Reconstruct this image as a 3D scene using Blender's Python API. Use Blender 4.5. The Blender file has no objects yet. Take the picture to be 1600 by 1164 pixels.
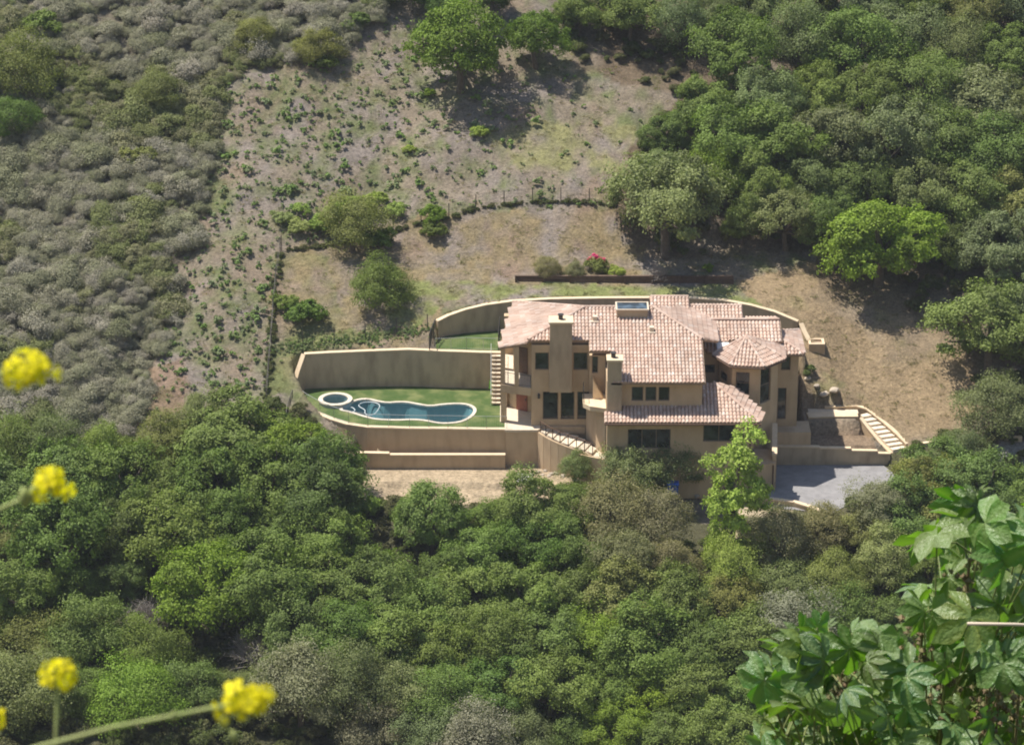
import bpy, bmesh, math, random
import numpy as np
from mathutils import Vector, noise as mnoise
from mathutils.geometry import tessellate_polygon

S = bpy.context.scene
COL = S.collection
# ------------------------------------------------------------------ camera
PITCH = math.radians(22.0)
CAM = Vector((0.0, -231.8, 93.65))
FPX = 5000.0            # focal length in pixels of the 1600 px wide photograph
cd = bpy.data.cameras.new('camera'); cam = bpy.data.objects.new('camera', cd); COL.objects.link(cam)
cam.location = CAM; cam.rotation_euler = (math.pi/2-PITCH, 0, 0)
cd.sensor_width = 36.0; cd.lens = FPX/1600*36.0; cd.clip_start = 0.1; cd.clip_end = 2000
cd.dof.use_dof = True; cd.dof.focus_distance = 240; cd.dof.aperture_fstop = 24
S.camera = cam
# ------------------------------------------------------------------ light
SUN = Vector((-0.43, 0.17, 1.0)).normalized()
elev = math.asin(SUN.z); azim = math.atan2(SUN.x, SUN.y)
w = bpy.data.worlds.new('World'); S.world = w; w.use_nodes = True
nt = w.node_tree; bg = nt.nodes['Background']
sky = nt.nodes.new('ShaderNodeTexSky'); sky.sky_type = 'NISHITA'; sky.sun_disc = False
sky.sun_elevation = elev; sky.sun_rotation = azim
nt.links.new(sky.outputs[0], bg.inputs[0]); bg.inputs[1].default_value = 0.105
sl = bpy.data.lights.new('sun', 'SUN'); sl.energy = 5.0; sl.angle = math.radians(0.53); sl.color = (1.0, 0.95, 0.87)
so = bpy.data.objects.new('sun', sl); COL.objects.link(so)
so.rotation_euler = SUN.to_track_quat('Z', 'Y').to_euler(); so.location = (0, 0, 150)
S.view_settings.view_transform = 'Standard'; S.view_settings.look = 'None'
S.view_settings.exposure = 0.45; S.view_settings.gamma = 1.0; S.view_settings.use_curve_mapping = False
S.cycles.use_denoising = True
S.cycles.max_bounces = 6; S.cycles.transparent_max_bounces = 8; S.cycles.caustics_reflective = False; S.cycles.caustics_refractive = False
S.cycles.diffuse_bounces = 3; S.cycles.volume_bounces = 0
S.cycles.pixel_filter_type = 'BLACKMAN_HARRIS'; S.cycles.filter_width = 1.9

# ------------------------------------------------------------------ helpers
FW = Vector((0, math.cos(PITCH), -math.sin(PITCH))); UP = Vector((0, math.sin(PITCH), math.cos(PITCH)))
def ray(px, py):
    return FW + Vector(((px-800)/FPX, 0, 0)) - UP*((py-582)/FPX)
def H(px, py, z):
    d = ray(px, py); t = (z-CAM.z)/d.z; return CAM+d*t
def V(px, py, y):
    d = ray(px, py); t = (y-CAM.y)/d.y; return CAM+d*t
def D(px, py, depth): return CAM+ray(px, py)*depth
rng = np.random.default_rng(7); rnd = random.Random(11)

def link(o, parent=None):
    COL.objects.link(o)
    if parent is not None: o.parent = parent
    return o
def tag(o, label=None, cat=None, group=None, kind=None):
    if label: o['label'] = label
    if cat: o['category'] = cat
    if group: o['group'] = group
    if kind: o['kind'] = kind
    return o
def thing(name, label, cat, loc=(0, 0, 0), rz=0, group=None):
    o = bpy.data.objects.new(name, None); o.empty_display_size = 0.3; COL.objects.link(o)
    o.location = loc; o.rotation_euler = (0, 0, rz)
    return tag(o, label, cat, group)
def smooth(me):
    me.polygons.foreach_set('use_smooth', [True]*len(me.polygons))

class MB:
    """collects geometry; build() links it as one mesh object (world coords minus the parent's location)"""
    def __init__(s): s.v = []; s.f = []; s.c = []
    def add(s, vs, fs, c=0.5):
        n = len(s.v); s.v += [tuple(v) for v in vs]; s.f += [tuple(i+n for i in f) for f in fs]; s.c += [c]*len(fs)
    def box(s, x0, x1, y0, y1, z0, z1, c=0.5):
        s.add([(x, y, z) for z in (z0, z1) for y in (y0, y1) for x in (x0, x1)],
              [(0, 2, 3, 1), (4, 5, 7, 6), (0, 1, 5, 4), (2, 6, 7, 3), (0, 4, 6, 2), (1, 3, 7, 5)], c)
    def bar(s, a, b, r, n=6, r2=None, c=0.5, caps=True):
        a = Vector(a); b = Vector(b); d = (b-a)
        if d.length < 1e-6: return
        d.normalize(); u = d.orthogonal().normalized(); w_ = d.cross(u); r2 = r if r2 is None else r2
        vs = []
        for p, q in ((a, r), (b, r2)):
            for i in range(n):
                t = 2*math.pi*(i+.5)/n; vs.append(p+u*math.cos(t)*q+w_*math.sin(t)*q)
        fs = [(i, (i+1) % n, n+(i+1) % n, n+i) for i in range(n)]
        if caps: fs += [tuple(range(n))[::-1], tuple(range(n, 2*n))]
        s.add(vs, fs, c)
    def tube(s, pts, r, n=6, c=0.5):
        pts = [Vector(p) for p in pts]; rs = r if isinstance(r, (list, tuple)) else [r]*len(pts)
        vs = []; ref = None
        for i, p in enumerate(pts):
            d = (pts[min(i+1, len(pts)-1)]-pts[max(i-1, 0)]).normalized()
            if ref is None: ref = d.orthogonal().normalized()
            u = (ref-d*ref.dot(d)).normalized(); ref = u; w_ = d.cross(u)
            for k in range(n):
                t = 2*math.pi*k/n; vs.append(p+u*math.cos(t)*rs[i]+w_*math.sin(t)*rs[i])
        fs = []
        for i in range(len(pts)-1):
            for k in range(n): fs.append((i*n+k, i*n+(k+1) % n, (i+1)*n+(k+1) % n, (i+1)*n+k))
        fs += [tuple(range(n))[::-1], tuple(range((len(pts)-1)*n, len(pts)*n))]
        s.add(vs, fs, c)
    def prism(s, loop, z0, z1, c=0.5):
        """vertical prism; z0,z1 numbers or per-vertex lists; loop counter-clockwise"""
        n = len(loop); a = z0 if isinstance(z0, (list, tuple)) else [z0]*n; b = z1 if isinstance(z1, (list, tuple)) else [z1]*n
        vs = [(p[0], p[1], a[i]) for i, p in enumerate(loop)]+[(p[0], p[1], b[i]) for i, p in enumerate(loop)]
        fs = [(i, (i+1) % n, n+(i+1) % n, n+i) for i in range(n)]+[tuple(range(n))[::-1], tuple(range(n, 2*n))]
        s.add(vs, fs, c)
    def build(s, name, m, parent=None, sm=False, kind=None, off=None):
        me = bpy.data.meshes.new(name)
        o_ = Vector(off) if off is not None else (parent_loc(parent) if parent is not None else Vector())
        me.from_pydata([(v[0]-o_.x, v[1]-o_.y, v[2]-o_.z) for v in s.v], [], s.f)
        a = me.attributes.new('v', 'FLOAT', 'FACE'); a.data.foreach_set('value', np.array(s.c, dtype=np.float32))
        me.materials.append(m)
        if sm: smooth(me)
        me.update(); o = bpy.data.objects.new(name, me); link(o, parent)
        if off is not None and parent is None: o.location = o_
        if kind: o['kind'] = kind
        return o
def parent_loc(p):
    l = Vector()
    while p is not None: l += p.location; p = p.parent
    return l

# ------------------------------------------------------------------ materials
def new_mat(name):
    m = bpy.data.materials.new(name); m.use_nodes = True; return m, m.node_tree, m.node_tree.nodes['Principled BSDF']
def mat(name, c1, c2=None, scale=3.0, rough=0.8, bump=0.0, bscale=None, detail=6, spec=0.3, attr=0.0, stain=None, metal=0.0, coords='Object'):
    """c1/c2 mixed by noise; attr: strength of the per-face 'v' attribute; stain=(colour, scale, amount)"""
    m, t, b = new_mat(name); N = t.nodes.new; L = t.links.new
    c2 = c2 or tuple(x*0.85 for x in c1)
    tc = N('ShaderNodeTexCoord'); nz = N('ShaderNodeTexNoise'); nz.inputs['Scale'].default_value = scale; nz.inputs['Detail'].default_value = detail
    nz.inputs['Roughness'].default_value = 0.65
    src = tc.outputs[coords]
    if coords == 'Position': pass
    L(src, nz.inputs['Vector'])
    rp = N('ShaderNodeValToRGB'); rp.color_ramp.elements[0].position = 0.32; rp.color_ramp.elements[1].position = 0.68
    rp.color_ramp.elements[0].color = (*c1, 1); rp.color_ramp.elements[1].color = (*c2, 1)
    L(nz.outputs['Fac'], rp.inputs[0]); out = rp.outputs[0]
    if stain:
        n2 = N('ShaderNodeTexNoise'); n2.inputs['Scale'].default_value = stain[1]; n2.inputs['Detail'].default_value = 8
        mp = N('ShaderNodeMapping'); mp.inputs['Scale'].default_value = stain[3] if len(stain) > 3 else (1, 1, 1); L(src, mp.inputs[0]); L(mp.outputs[0], n2.inputs['Vector'])
        mr = N('ShaderNodeMapRange'); mr.inputs[1].default_value = 0.45; mr.inputs[2].default_value = 0.75; mr.inputs[4].default_value = stain[2]; L(n2.outputs['Fac'], mr.inputs[0])
        mx = N('ShaderNodeMix'); mx.data_type = 'RGBA'; L(mr.outputs[0], mx.inputs[0]); L(out, mx.inputs[6]); mx.inputs[7].default_value = (*stain[0], 1); out = mx.outputs[2]
    if attr:
        at = N('ShaderNodeAttribute'); at.attribute_name = 'v'
        mr = N('ShaderNodeMapRange'); mr.inputs[3].default_value = 1-attr; mr.inputs[4].default_value = 1+attr; L(at.outputs['Fac'], mr.inputs[0])
        mx = N('ShaderNodeVectorMath'); mx.operation = 'SCALE'; L(out, mx.inputs[0]); L(mr.outputs[0], mx.inputs['Scale']); out = mx.outputs[0]
    L(out, b.inputs['Base Color']); b.inputs['Roughness'].default_value = rough; b.inputs['Specular IOR Level'].default_value = spec; b.inputs['Metallic'].default_value = metal
    if bump:
        n3 = N('ShaderNodeTexNoise'); n3.inputs['Scale'].default_value = bscale or scale*6; n3.inputs['Detail'].default_value = 5; L(src, n3.inputs['Vector'])
        bp = N('ShaderNodeBump'); bp.inputs['Strength'].default_value = bump; bp.inputs['Distance'].default_value = 0.05; L(n3.outputs['Fac'], bp.inputs['Height']); L(bp.outputs[0], b.inputs['Normal'])
    return m
def leaf_mat(name, base=None, lo=0.6, hi=1.4, hue_c=None, trans=0.3, rough=0.6, spec=0.22, ramp=None):
    """foliage: object colour (or base, or a ramp over the instance's random number) varied leaf by leaf"""
    m, t, b = new_mat(name); N = t.nodes.new; L = t.links.new
    oi = N('ShaderNodeObjectInfo')
    if ramp:
        r = N('ShaderNodeValToRGB'); cr = r.color_ramp
        for i, (p, c) in enumerate(ramp):
            e = cr.elements[i] if i < 2 else cr.elements.new(p)
            e.position = p; e.color = (*c, 1)
        L(oi.outputs['Random'], r.inputs[0]); out = r.outputs[0]
    elif base:
        r = N('ShaderNodeRGB'); r.outputs[0].default_value = (*base, 1); out = r.outputs[0]
    else: out = oi.outputs['Color']
    at = N('ShaderNodeAttribute'); at.attribute_name = 'v'
    mr = N('ShaderNodeMapRange'); mr.inputs[3].default_value = lo; mr.inputs[4].default_value = hi; L(at.outputs['Fac'], mr.inputs[0])
    mx = N('ShaderNodeVectorMath'); mx.operation = 'SCALE'; L(out, mx.inputs[0]); L(mr.outputs[0], mx.inputs['Scale'])
    out = mx.outputs[0]
    if hue_c:
        ge = N('ShaderNodeTexCoord'); nz = N('ShaderNodeTexNoise'); nz.inputs['Scale'].default_value = 0.9; L(ge.outputs['Object'], nz.inputs['Vector'])
        m2 = N('ShaderNodeMapRange'); m2.inputs[1].default_value = 0.5; m2.inputs[2].default_value = 0.7; m2.inputs[4].default_value = 0.6; L(nz.outputs['Fac'], m2.inputs[0])
        mm = N('ShaderNodeMix'); mm.data_type = 'RGBA'; L(m2.outputs[0], mm.inputs[0]); L(out, mm.inputs[6]); mm.inputs[7].default_value = (*hue_c, 1); out = mm.outputs[2]
    L(out, b.inputs['Base Color']); b.inputs['Roughness'].default_value = rough; b.inputs['Specular IOR Level'].default_value = spec
    tr = N('ShaderNodeBsdfTranslucent'); sc = N('ShaderNodeVectorMath'); sc.operation = 'MULTIPLY'; L(out, sc.inputs[0]); sc.inputs[1].default_value = (1.1, 1.3, 0.6); L(sc.outputs[0], tr.inputs[0])
    ms = N('ShaderNodeMixShader'); ms.inputs[0].default_value = trans; L(b.outputs[0], ms.inputs[1]); L(tr.outputs[0], ms.inputs[2])
    L(ms.outputs[0], t.nodes['Material Output'].inputs[0]); return m

M = {}
M['stucco'] = mat('stucco', (0.52, 0.385, 0.245), (0.58, 0.44, 0.285), 0.7, 0.9, 0.35, 25, stain=((0.40, 0.285, 0.185), 1.8, 0.6, (1, 1, .3)), spec=0.1)
M['stucco_grey'] = mat('stucco_grey', (0.45, 0.355, 0.245), (0.52, 0.41, 0.28), 0.5, 0.9, 0.35, 25, stain=((0.26, 0.20, 0.14), 1.3, 0.7, (1, 1, .35)), spec=0.1)
M['cap'] = mat('sunlit_cap', (0.72, 0.58, 0.40), (0.62, 0.48, 0.32), 2, 0.85, 0.2, 20, spec=0.1)  # paler than the stucco: sun on the wall tops put into the colour
M['stone'] = mat('pale_stone', (0.68, 0.58, 0.44), (0.55, 0.46, 0.35), 4, 0.85, 0.3, 14, attr=0.25, spec=0.15)
M['coping'] = mat('coping_stone', (0.66, 0.59, 0.48), (0.52, 0.45, 0.36), 5, 0.8, 0.3, 14, attr=0.12, spec=0.2)
M['wood'] = mat('dark_wood', (0.09, 0.05, 0.03), (0.15, 0.09, 0.055), 6, 0.6, 0.2, 20)
M['fascia'] = mat('fascia', (0.30, 0.20, 0.13), (0.36, 0.25, 0.17), 4, 0.7)
M['metal'] = mat('dark_metal', (0.05, 0.048, 0.045), (0.09, 0.08, 0.07), 8, 0.5, metal=0.4)
M['rail'] = mat('pale_rail', (0.42, 0.42, 0.40), (0.5, 0.5, 0.48), 8, 0.4, metal=0.3)
M['reddoor'] = mat('red_door', (0.22, 0.07, 0.04), (0.28, 0.10, 0.06), 5, 0.6, 0.1, 10)
M['frame'] = mat('window_frame', (0.20, 0.15, 0.11), (0.24, 0.18, 0.13), 8, 0.6)
M['trim'] = mat('pale_trim', (0.60, 0.50, 0.37), (0.66, 0.55, 0.42), 4, 0.7)
M['white'] = mat('white_paint', (0.82, 0.80, 0.76), (0.75, 0.73, 0.69), 4, 0.6)
M['blue'] = mat('blue_plastic', (0.02, 0.09, 0.42), (0.03, 0.11, 0.5), 4, 0.4, spec=0.5)
M['tile'] = None
M['drive'] = mat('driveway_pavers', (0.26, 0.25, 0.25), (0.36, 0.345, 0.34), 1.6, 0.85, 0.3, 12, attr=0.18, stain=((0.2, 0.19, 0.19), 0.9, 0.5))
M['dirt'] = mat('dirt', (0.42, 0.32, 0.22), (0.33, 0.25, 0.17), 1.5, 0.95, 0.5, 9)
M['rock'] = mat('rock', (0.50, 0.42, 0.32), (0.36, 0.30, 0.24), 2.5, 0.9, 0.6, 8, attr=0.25)
M['timber'] = mat('timber', (0.10, 0.065, 0.045), (0.16, 0.11, 0.08), 3, 0.85, 0.4, 10, attr=0.3)
M['bark'] = mat('bark', (0.09, 0.07, 0.055), (0.16, 0.13, 0.10), 5, 0.9, 0.6, 12)
M['twig'] = mat('dead_twig', (0.33, 0.29, 0.26), (0.24, 0.21, 0.19), 6, 0.9, attr=0.3)
M['hose'] = mat('hose', (0.62, 0.66, 0.66), (0.55, 0.6, 0.6), 4, 0.5)
def glass_mat(name, c=(0.02, 0.025, 0.025), rough=0.08):
    m, t, b = new_mat(name); b.inputs['Base Color'].default_value = (*c, 1); b.inputs['Roughness'].default_value = rough; b.inputs['Specular IOR Level'].default_value = 0.6
    N = t.nodes.new; tc = N('ShaderNodeTexCoord'); nz = N('ShaderNodeTexNoise'); nz.inputs['Scale'].default_value = 1.3; t.links.new(tc.outputs['Object'], nz.inputs['Vector'])
    rp = N('ShaderNodeValToRGB'); rp.color_ramp.elements[0].color = (*[x*0.5 for x in c], 1); rp.color_ramp.elements[1].color = (*[x*2.6 for x in c], 1)
    rp.color_ramp.elements[0].position = 0.4; rp.color_ramp.elements[1].position = 0.65
    t.links.new(nz.outputs['Fac'], rp.inputs[0]); t.links.new(rp.outputs[0], b.inputs['Base Color']); return m
M['glass'] = glass_mat('window_glass'); M['skyglass'] = glass_mat('skylight_glass', (0.035, 0.05, 0.065), 0.35)
def tile_mat():
    m, t, b = new_mat('clay_tile'); N = t.nodes.new; L = t.links.new
    at = N('ShaderNodeAttribute'); at.attribute_name = 'v'; r = N('ShaderNodeValToRGB'); cr = r.color_ramp; cr.interpolation = 'CONSTANT'
    cols = [(0, (0.51, 0.375, 0.295)), (0.2, (0.48, 0.34, 0.265)), (0.36, (0.53, 0.40, 0.32)), (0.54, (0.545, 0.42, 0.345)), (0.7, (0.50, 0.36, 0.285)), (0.82, (0.56, 0.445, 0.37)), (0.91, (0.43, 0.30, 0.235)), (0.97, (0.585, 0.49, 0.42))]
    cr.elements[0].color = (*cols[0][1], 1); cr.elements[1].position = cols[1][0]; cr.elements[1].color = (*cols[1][1], 1)
    for p, c in cols[2:]:
        e = cr.elements.new(p); e.color = (*c, 1)
    tc = N('ShaderNodeTexCoord'); nz = N('ShaderNodeTexNoise'); nz.inputs['Scale'].default_value = 0.6; nz.inputs['Detail'].default_value = 7; L(tc.outputs['Object'], nz.inputs['Vector'])
    mr = N('ShaderNodeMapRange'); mr.inputs[1].default_value = 0.3; mr.inputs[2].default_value = 0.7; mr.inputs[3].default_value = 0.85; mr.inputs[4].default_value = 1.15; L(nz.outputs['Fac'], mr.inputs[0])
    sc = N('ShaderNodeVectorMath'); sc.operation = 'SCALE'; L(at.outputs['Fac'], r.inputs[0]); L(r.outputs[0], sc.inputs[0]); L(mr.outputs[0], sc.inputs['Scale'])
    L(sc.outputs[0], b.inputs['Base Color']); b.inputs['Roughness'].default_value = 0.8; b.inputs['Specular IOR Level'].default_value = 0.25; return m
M['tile'] = tile_mat()

# ------------------------------------------------------------------ terrain
YK = [-300, -260, -236, -230, -226, -200, -160, -110, -75, -40, -20, -12, -3, 0, 2, 8, 20, 37, 60, 100, 200, 400]
NEAR = [104, 101, 93.8, 91.2, 87.0, 69, 38, 4]
FAR = [33, 50, 80, 104]
ST = [(-200, [-15, -8, -3.5, -0.5, 3.4, 4.8, 5.7, 8.2, 13.8, 22]),
      (-60, [-16, -9, -4.2, -0.9, 3.2, 4.6, 5.5, 8, 13.5, 21.5]),
      (-17.5, [-17, -10, -4.6, -1.0, 2.75, 4.2, 5.1, 7.4, 12.9, 21]),
      (-6.5, [-17, -10, -4.3, -2.85, 2.75, 4.15, 5.0, 6.8, 12.2, 20.4]),
      (-1, [-17, -10, -4.3, -2.85, 2.9, 4.7, 5.15, 6.5, 12.0, 20.2]),
      (16, [-17, -10, -4.8, -3.6, 2.9, 4.6, 5.2, 6.3, 11.8, 19.8]),
      (20, [-17, -10, -5.0, -3.6, 2.4, 4.3, 5.0, 6.2, 11.7, 19.7]),
      (23.5, [-17, -10, -5.0, -3.6, 1.6, 3.4, 4.2, 6.0, 11.4, 19.6]),
      (27, [-17, -10.5, -5.2, -3.4, 0.5, 2.0, 3.0, 5.5, 11.1, 19.3]),
      (35, [-17, -11, -5.4, -3.2, 0.0, 1.5, 2.5, 5.1, 10.8, 19.1]),
      (70, [-16, -10, -5, -2.5, 0.6, 2.0, 3.0, 5.6, 11.2, 19.5]),
      (200, [-15, -9, -4, -1.5, 1.6, 3.0, 4.0, 6.6, 12.2, 20.5])]
SX = np.array([s[0] for s in ST], float); SZ = np.array([NEAR+s[1]+FAR for s in ST], float); YKa = np.array(YK, float)
def natural(X, Y):
    X = np.asarray(X, float); Y = np.asarray(Y, float)
    iy = np.clip(np.searchsorted(YKa, Y)-1, 0, len(YK)-2); fy = np.clip((Y-YKa[iy])/(YKa[iy+1]-YKa[iy]), 0, 1)
    ix = np.clip(np.searchsorted(SX, X)-1, 0, len(SX)-2); fx = np.clip((X-SX[ix])/(SX[ix+1]-SX[ix]), 0, 1)
    fx = fx*fx*(3-2*fx)
    a = SZ[ix, iy]*(1-fy)+SZ[ix, iy+1]*fy; b = SZ[ix+1, iy]*(1-fy)+SZ[ix+1, iy+1]*fy
    return a*(1-fx)+b*fx
def inpoly(X, Y, poly):
    r = np.zeros(np.shape(X), bool); n = len(poly)
    for i in range(n):
        x0, y0 = poly[i][0], poly[i][1]; x1, y1 = poly[(i+1) % n][0], poly[(i+1) % n][1]
        if y0 == y1: continue
        c = ((y0 > Y) != (y1 > Y)) & (X < (x1-x0)*(Y-y0)/(y1-y0)+x0); r ^= c
    return r
def vnoise(X, Y, s, seed=0):
    """smooth value noise, vectorised"""
    x = X/s+seed*17.3; y = Y/s+seed*9.7; i = np.floor(x).astype(int); j = np.floor(y).astype(int); fx = x-i; fy = y-j
    fx = fx*fx*(3-2*fx); fy = fy*fy*(3-2*fy)
    def h(a, b):
        v = np.sin(a*127.1+b*311.7+seed*74.7)*43758.5453; return v-np.floor(v)
    return (h(i, j)*(1-fx)+h(i+1, j)*fx)*(1-fy)+(h(i, j+1)*(1-fx)+h(i+1, j+1)*fx)*fy
def fbm(X, Y, s, o=4, seed=0):
    r = 0; a = 0.5; t = 0
    for k in range(o): r = r+a*vnoise(X, Y, s/2**k, seed+k); t += a; a *= 0.55
    return r/t
def P2(pts, z): return [(lambda p: (p.x, p.y))(H(a, b, z)) for a, b in pts]
LAWN = P2([(459, 612), (476, 604), (560, 603), (700, 605), (779, 608), (789, 640), (792, 668), (700, 668), (600, 667), (560, 664), (522, 656), (484, 637)], 0)
CURVE = [(-5.75, -0.1), (-4.9, 0.45), (-3.6, 0.95), (-2, 1.35), (0, 1.65), (3, 1.95), (7, 2.1), (11, 2.15), (14, 2.1), (16.5, 1.9), (18.6, 1.5), (20.4, 1.0), (22.2, 0.3)]
CURVEZ = [4.35, 4.6, 4.9, 5.15, 5.32, 5.4, 5.42, 5.42, 5.42, 5.3, 5.05, 4.7, 4.15]
YARD = [(-6.0, -3.2)]+CURVE+[(22.3, -3.5)]
HOUSE = [(-1.0, -3.2), (22.2, -3.2), (22.0, -8.4), (20.0, -12.0), (17.8, -15.7), (7.0, -15.7), (5.4, -11.2), (-1.0, -11.2)]
DIRT = [(-16, -12.0), (-11.8, -11.0), (7.2, -11.0), (7.2, -15.5), (2, -15.2), (-10, -14.6)]
DRIVE = P2([(1175, 790), (1205, 724), (1374, 724), (1400, 745), (1300, 800)], -3.5)
TER2 = P2([(1205, 703), (1376, 708), (1348, 662), (1225, 662)], -2.15)
TER1 = P2([(1205, 656), (1346, 657), (1344, 640), (1236, 636)], -1.0)
POOLc = [(340, 690), (400, 702), (480, 728), (560, 748), (680, 752), (790, 748), (860, 755), (920, 768), (975, 772), (1060, 765), (1120, 742), (1160, 705), (1160, 675), (1120, 652), (1050, 645), (960, 650), (885, 661), (820, 650), (750, 637), (690, 636), (630, 641), (575, 632), (520, 618), (460, 620), (400, 640), (350, 665)]
def grow(poly, d):
    n = len(poly); out = []
    ar = sum(poly[i][0]*poly[(i+1) % n][1]-poly[(i+1) % n][0]*poly[i][1] for i in range(n)); sg = 1 if ar > 0 else -1
    for i in range(n):
        a = Vector(poly[i-1][:2]); b = Vector(poly[i][:2]); c = Vector(poly[(i+1) % n][:2])
        t = ((b-a).normalized()+(c-b).normalized()).normalized(); out.append((b.x+t.y*d*sg, b.y-t.x*d*sg))
    return out
POOL = P2([(440+a/3.81, 460+b/3.81) for a, b in POOLc], 0.03)
def chaikin(p, n=2):
    for _ in range(n):
        q = []
        for i in range(len(p)):
            a = p[i]; b = p[(i+1) % len(p)]
            q += [tuple(.75*u+.25*v for u, v in zip(a, b)), tuple(.25*u+.75*v for u, v in zip(a, b))]
        p = q
    return p
POOL = chaikin(POOL, 1)
SPA_C = H(524, 624, 0.25)
def axis(segs):
    out = []
    for a, b, st in segs: out += list(np.arange(a, b, st))
    out.append(segs[-1][1]); return np.array(out)
gx = axis([(-400, -100, 20), (-100, -50, 2.5), (-50, -19, 0.5), (-19, 30, 0.2), (30, 50, 0.5), (50, 100, 2.5), (100, 400, 20)])
gy = axis([(-300, -240, 6), (-240, -210, 1.0), (-210, -70, 5), (-70, -40, 1.2), (-40, -18, 0.5), (-18, 4, 0.2), (4, 48, 0.5), (48, 100, 3), (100, 400, 25)])
GX, GY = np.meshgrid(gx, gy)
# smooth the profile's knees by averaging natural() over a small disc
Z = sum(natural(GX+dx*a, GY+dy*a) for a in (1.2,) for dx, dy in ((0, 0), (1, 0), (-1, 0), (0, 1), (0, -1), (.7, .7), (-.7, .7), (.7, -.7), (-.7, -.7)))/9
wild = np.clip((np.abs(GY+4)-8)/8, 0, 1)+np.clip((-17-GX)/6, 0, 1)+np.clip((GX-27)/8, 0, 1); wild = np.clip(wild, 0.12, 1)
Z = Z+wild*((fbm(GX, GY, 9, 3, 1)-.5)*2.2+(fbm(GX, GY, 2.2, 3, 5)-.5)*0.5)
gu = H(262, 560, 0); gl = H(190, 740, -6)   # gully left of the cleared slope
tt = np.clip((GY-gl.y)/(gu.y-gl.y), -0.5, 1.6); gxl = gl.x+(gu.x-gl.x)*tt
Z -= 1.3*np.exp(-((GX-gxl)/1.6)**2)*np.clip(1.4-np.abs(tt-0.4), 0, 1)
NATURAL_Z = Z.copy()
DRIVEPAD = P2([(1150, 800), (1200, 722), (1380, 722), (1440, 745), (1400, 830), (1180, 830)], -3.5)
for poly, z in ((DIRT, -2.85), (grow(YARD, .22), 2.88), (TER2, -2.17), (TER1, -1.02), (DRIVEPAD, -3.56), (grow(LAWN, .2), -0.05), (HOUSE, -3.62)):
    Z[inpoly(GX, GY, poly)] = z
STP = inpoly(GX, GY, [(26.3, -6.9), (26.4, -5.2), (27.15, -5.65), (28.3, -7.0), (29.85, -9.1), (29.8, -9.6), (28.6, -10.0)]); tst = ((GX-27.2)*2.6-(GY+5.8)*3.6)/4.44; Z[STP] = np.minimum(Z, -1.35-.345*tst)[STP]
Z[inpoly(GX, GY, grow(POOL, 0.1))] = -2.6
Z[((GX-SPA_C.x)**2+(GY-SPA_C.y)**2) < 1.3**2] = -1.6
def hz(x, y, Zg=None):
    Zg = Z if Zg is None else Zg
    x = np.asarray(x, float); y = np.asarray(y, float)
    i = np.clip(np.searchsorted(gx, x)-1, 0, len(gx)-2); j = np.clip(np.searchsorted(gy, y)-1, 0, len(gy)-2)
    fx = np.clip((x-gx[i])/(gx[i+1]-gx[i]), 0, 1); fy = np.clip((y-gy[j])/(gy[j+1]-gy[j]), 0, 1)
    return (Zg[j, i]*(1-fx)+Zg[j, i+1]*fx)*(1-fy)+(Zg[j+1, i]*(1-fx)+Zg[j+1, i+1]*fx)*fy
TS = np.concatenate([np.arange(150, 360, 0.5)])
def G(px, py, off=0.0):
    """the point off metres above the ground seen at this pixel (arrays or numbers)"""
    px = np.atleast_1d(np.asarray(px, float)); py = np.atleast_1d(np.asarray(py, float)); off = np.broadcast_to(off, px.shape)
    d = np.stack([(px-800)/FPX, math.cos(PITCH)-math.sin(PITCH)*(py-582)/FPX, -math.sin(PITCH)-math.cos(PITCH)*(py-582)/FPX], 1)
    T = TS[None, :]; X = CAM.x+d[:, :1]*T; Y = CAM.y+d[:, 1:2]*T; ZZ = CAM.z+d[:, 2:]*T
    hit = ZZ < hz(X, Y)+off[:, None]; k = np.argmax(hit, 1); k[~hit.any(1)] = len(TS)-1
    ar = np.arange(len(k)); k0 = np.maximum(k-1, 0); F_ = ZZ-hz(X, Y)-off[:, None]; f1 = F_[ar, k]; f0 = F_[ar, k0]; tq = np.clip(f0/np.where(np.abs(f0-f1) < 1e-6, 1, f0-f1), 0, 1)
    x = X[ar, k0]*(1-tq)+X[ar, k]*tq; y = Y[ar, k0]*(1-tq)+Y[ar, k]*tq; return np.stack([x, y, hz(x, y)], 1)
def pix(x, y, z):
    dx = x-CAM.x; dy = y-CAM.y; dz = z-CAM.z
    dep = dy*math.cos(PITCH)-dz*math.sin(PITCH); u = dy*math.sin(PITCH)+dz*math.cos(PITCH)
    return 800+FPX*dx/dep, 582-FPX*u/dep
# zone masks follow what grows where; polygons are traced on the ground
PXX, PYY = pix(GX, GY, NATURAL_Z)
def zone(poly, soft=14, seed=0):
    jx = (fbm(GX, GY, 3.0, 3, 30+seed)-.5)*soft*3; jy = (fbm(GX, GY, 3.0, 3, 40+seed)-.5)*soft*2
    return inpoly(PXX+jx, PYY+jy, poly)
SCRUB = [(-400, -400), (580, -400), (600, 30), (520, 90), (410, 108), (345, 130), (335, 240), (305, 385), (262, 398), (278, 500), (232, 600), (200, 690), (-400, 700)]
RIGHTWOOD = [(860, -400), (860, 40), (900, 110), (1060, 150), (985, 240), (965, 330), (1000, 400), (1120, 400), (1270, 395), (1300, 470), (1480, 500), (1530, 600), (1560, 700), (2100, 700), (2100, -400)]
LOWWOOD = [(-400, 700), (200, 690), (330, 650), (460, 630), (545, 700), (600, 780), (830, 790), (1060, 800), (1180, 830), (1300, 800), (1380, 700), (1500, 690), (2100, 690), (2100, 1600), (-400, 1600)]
C = np.zeros(GX.shape+(3,)); n1 = fbm(GX, GY, 5, 4, 3); n2 = fbm(GX, GY, 1.3, 3, 9); n3 = fbm(GX, GY, 2.6, 3, 13)
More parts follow.
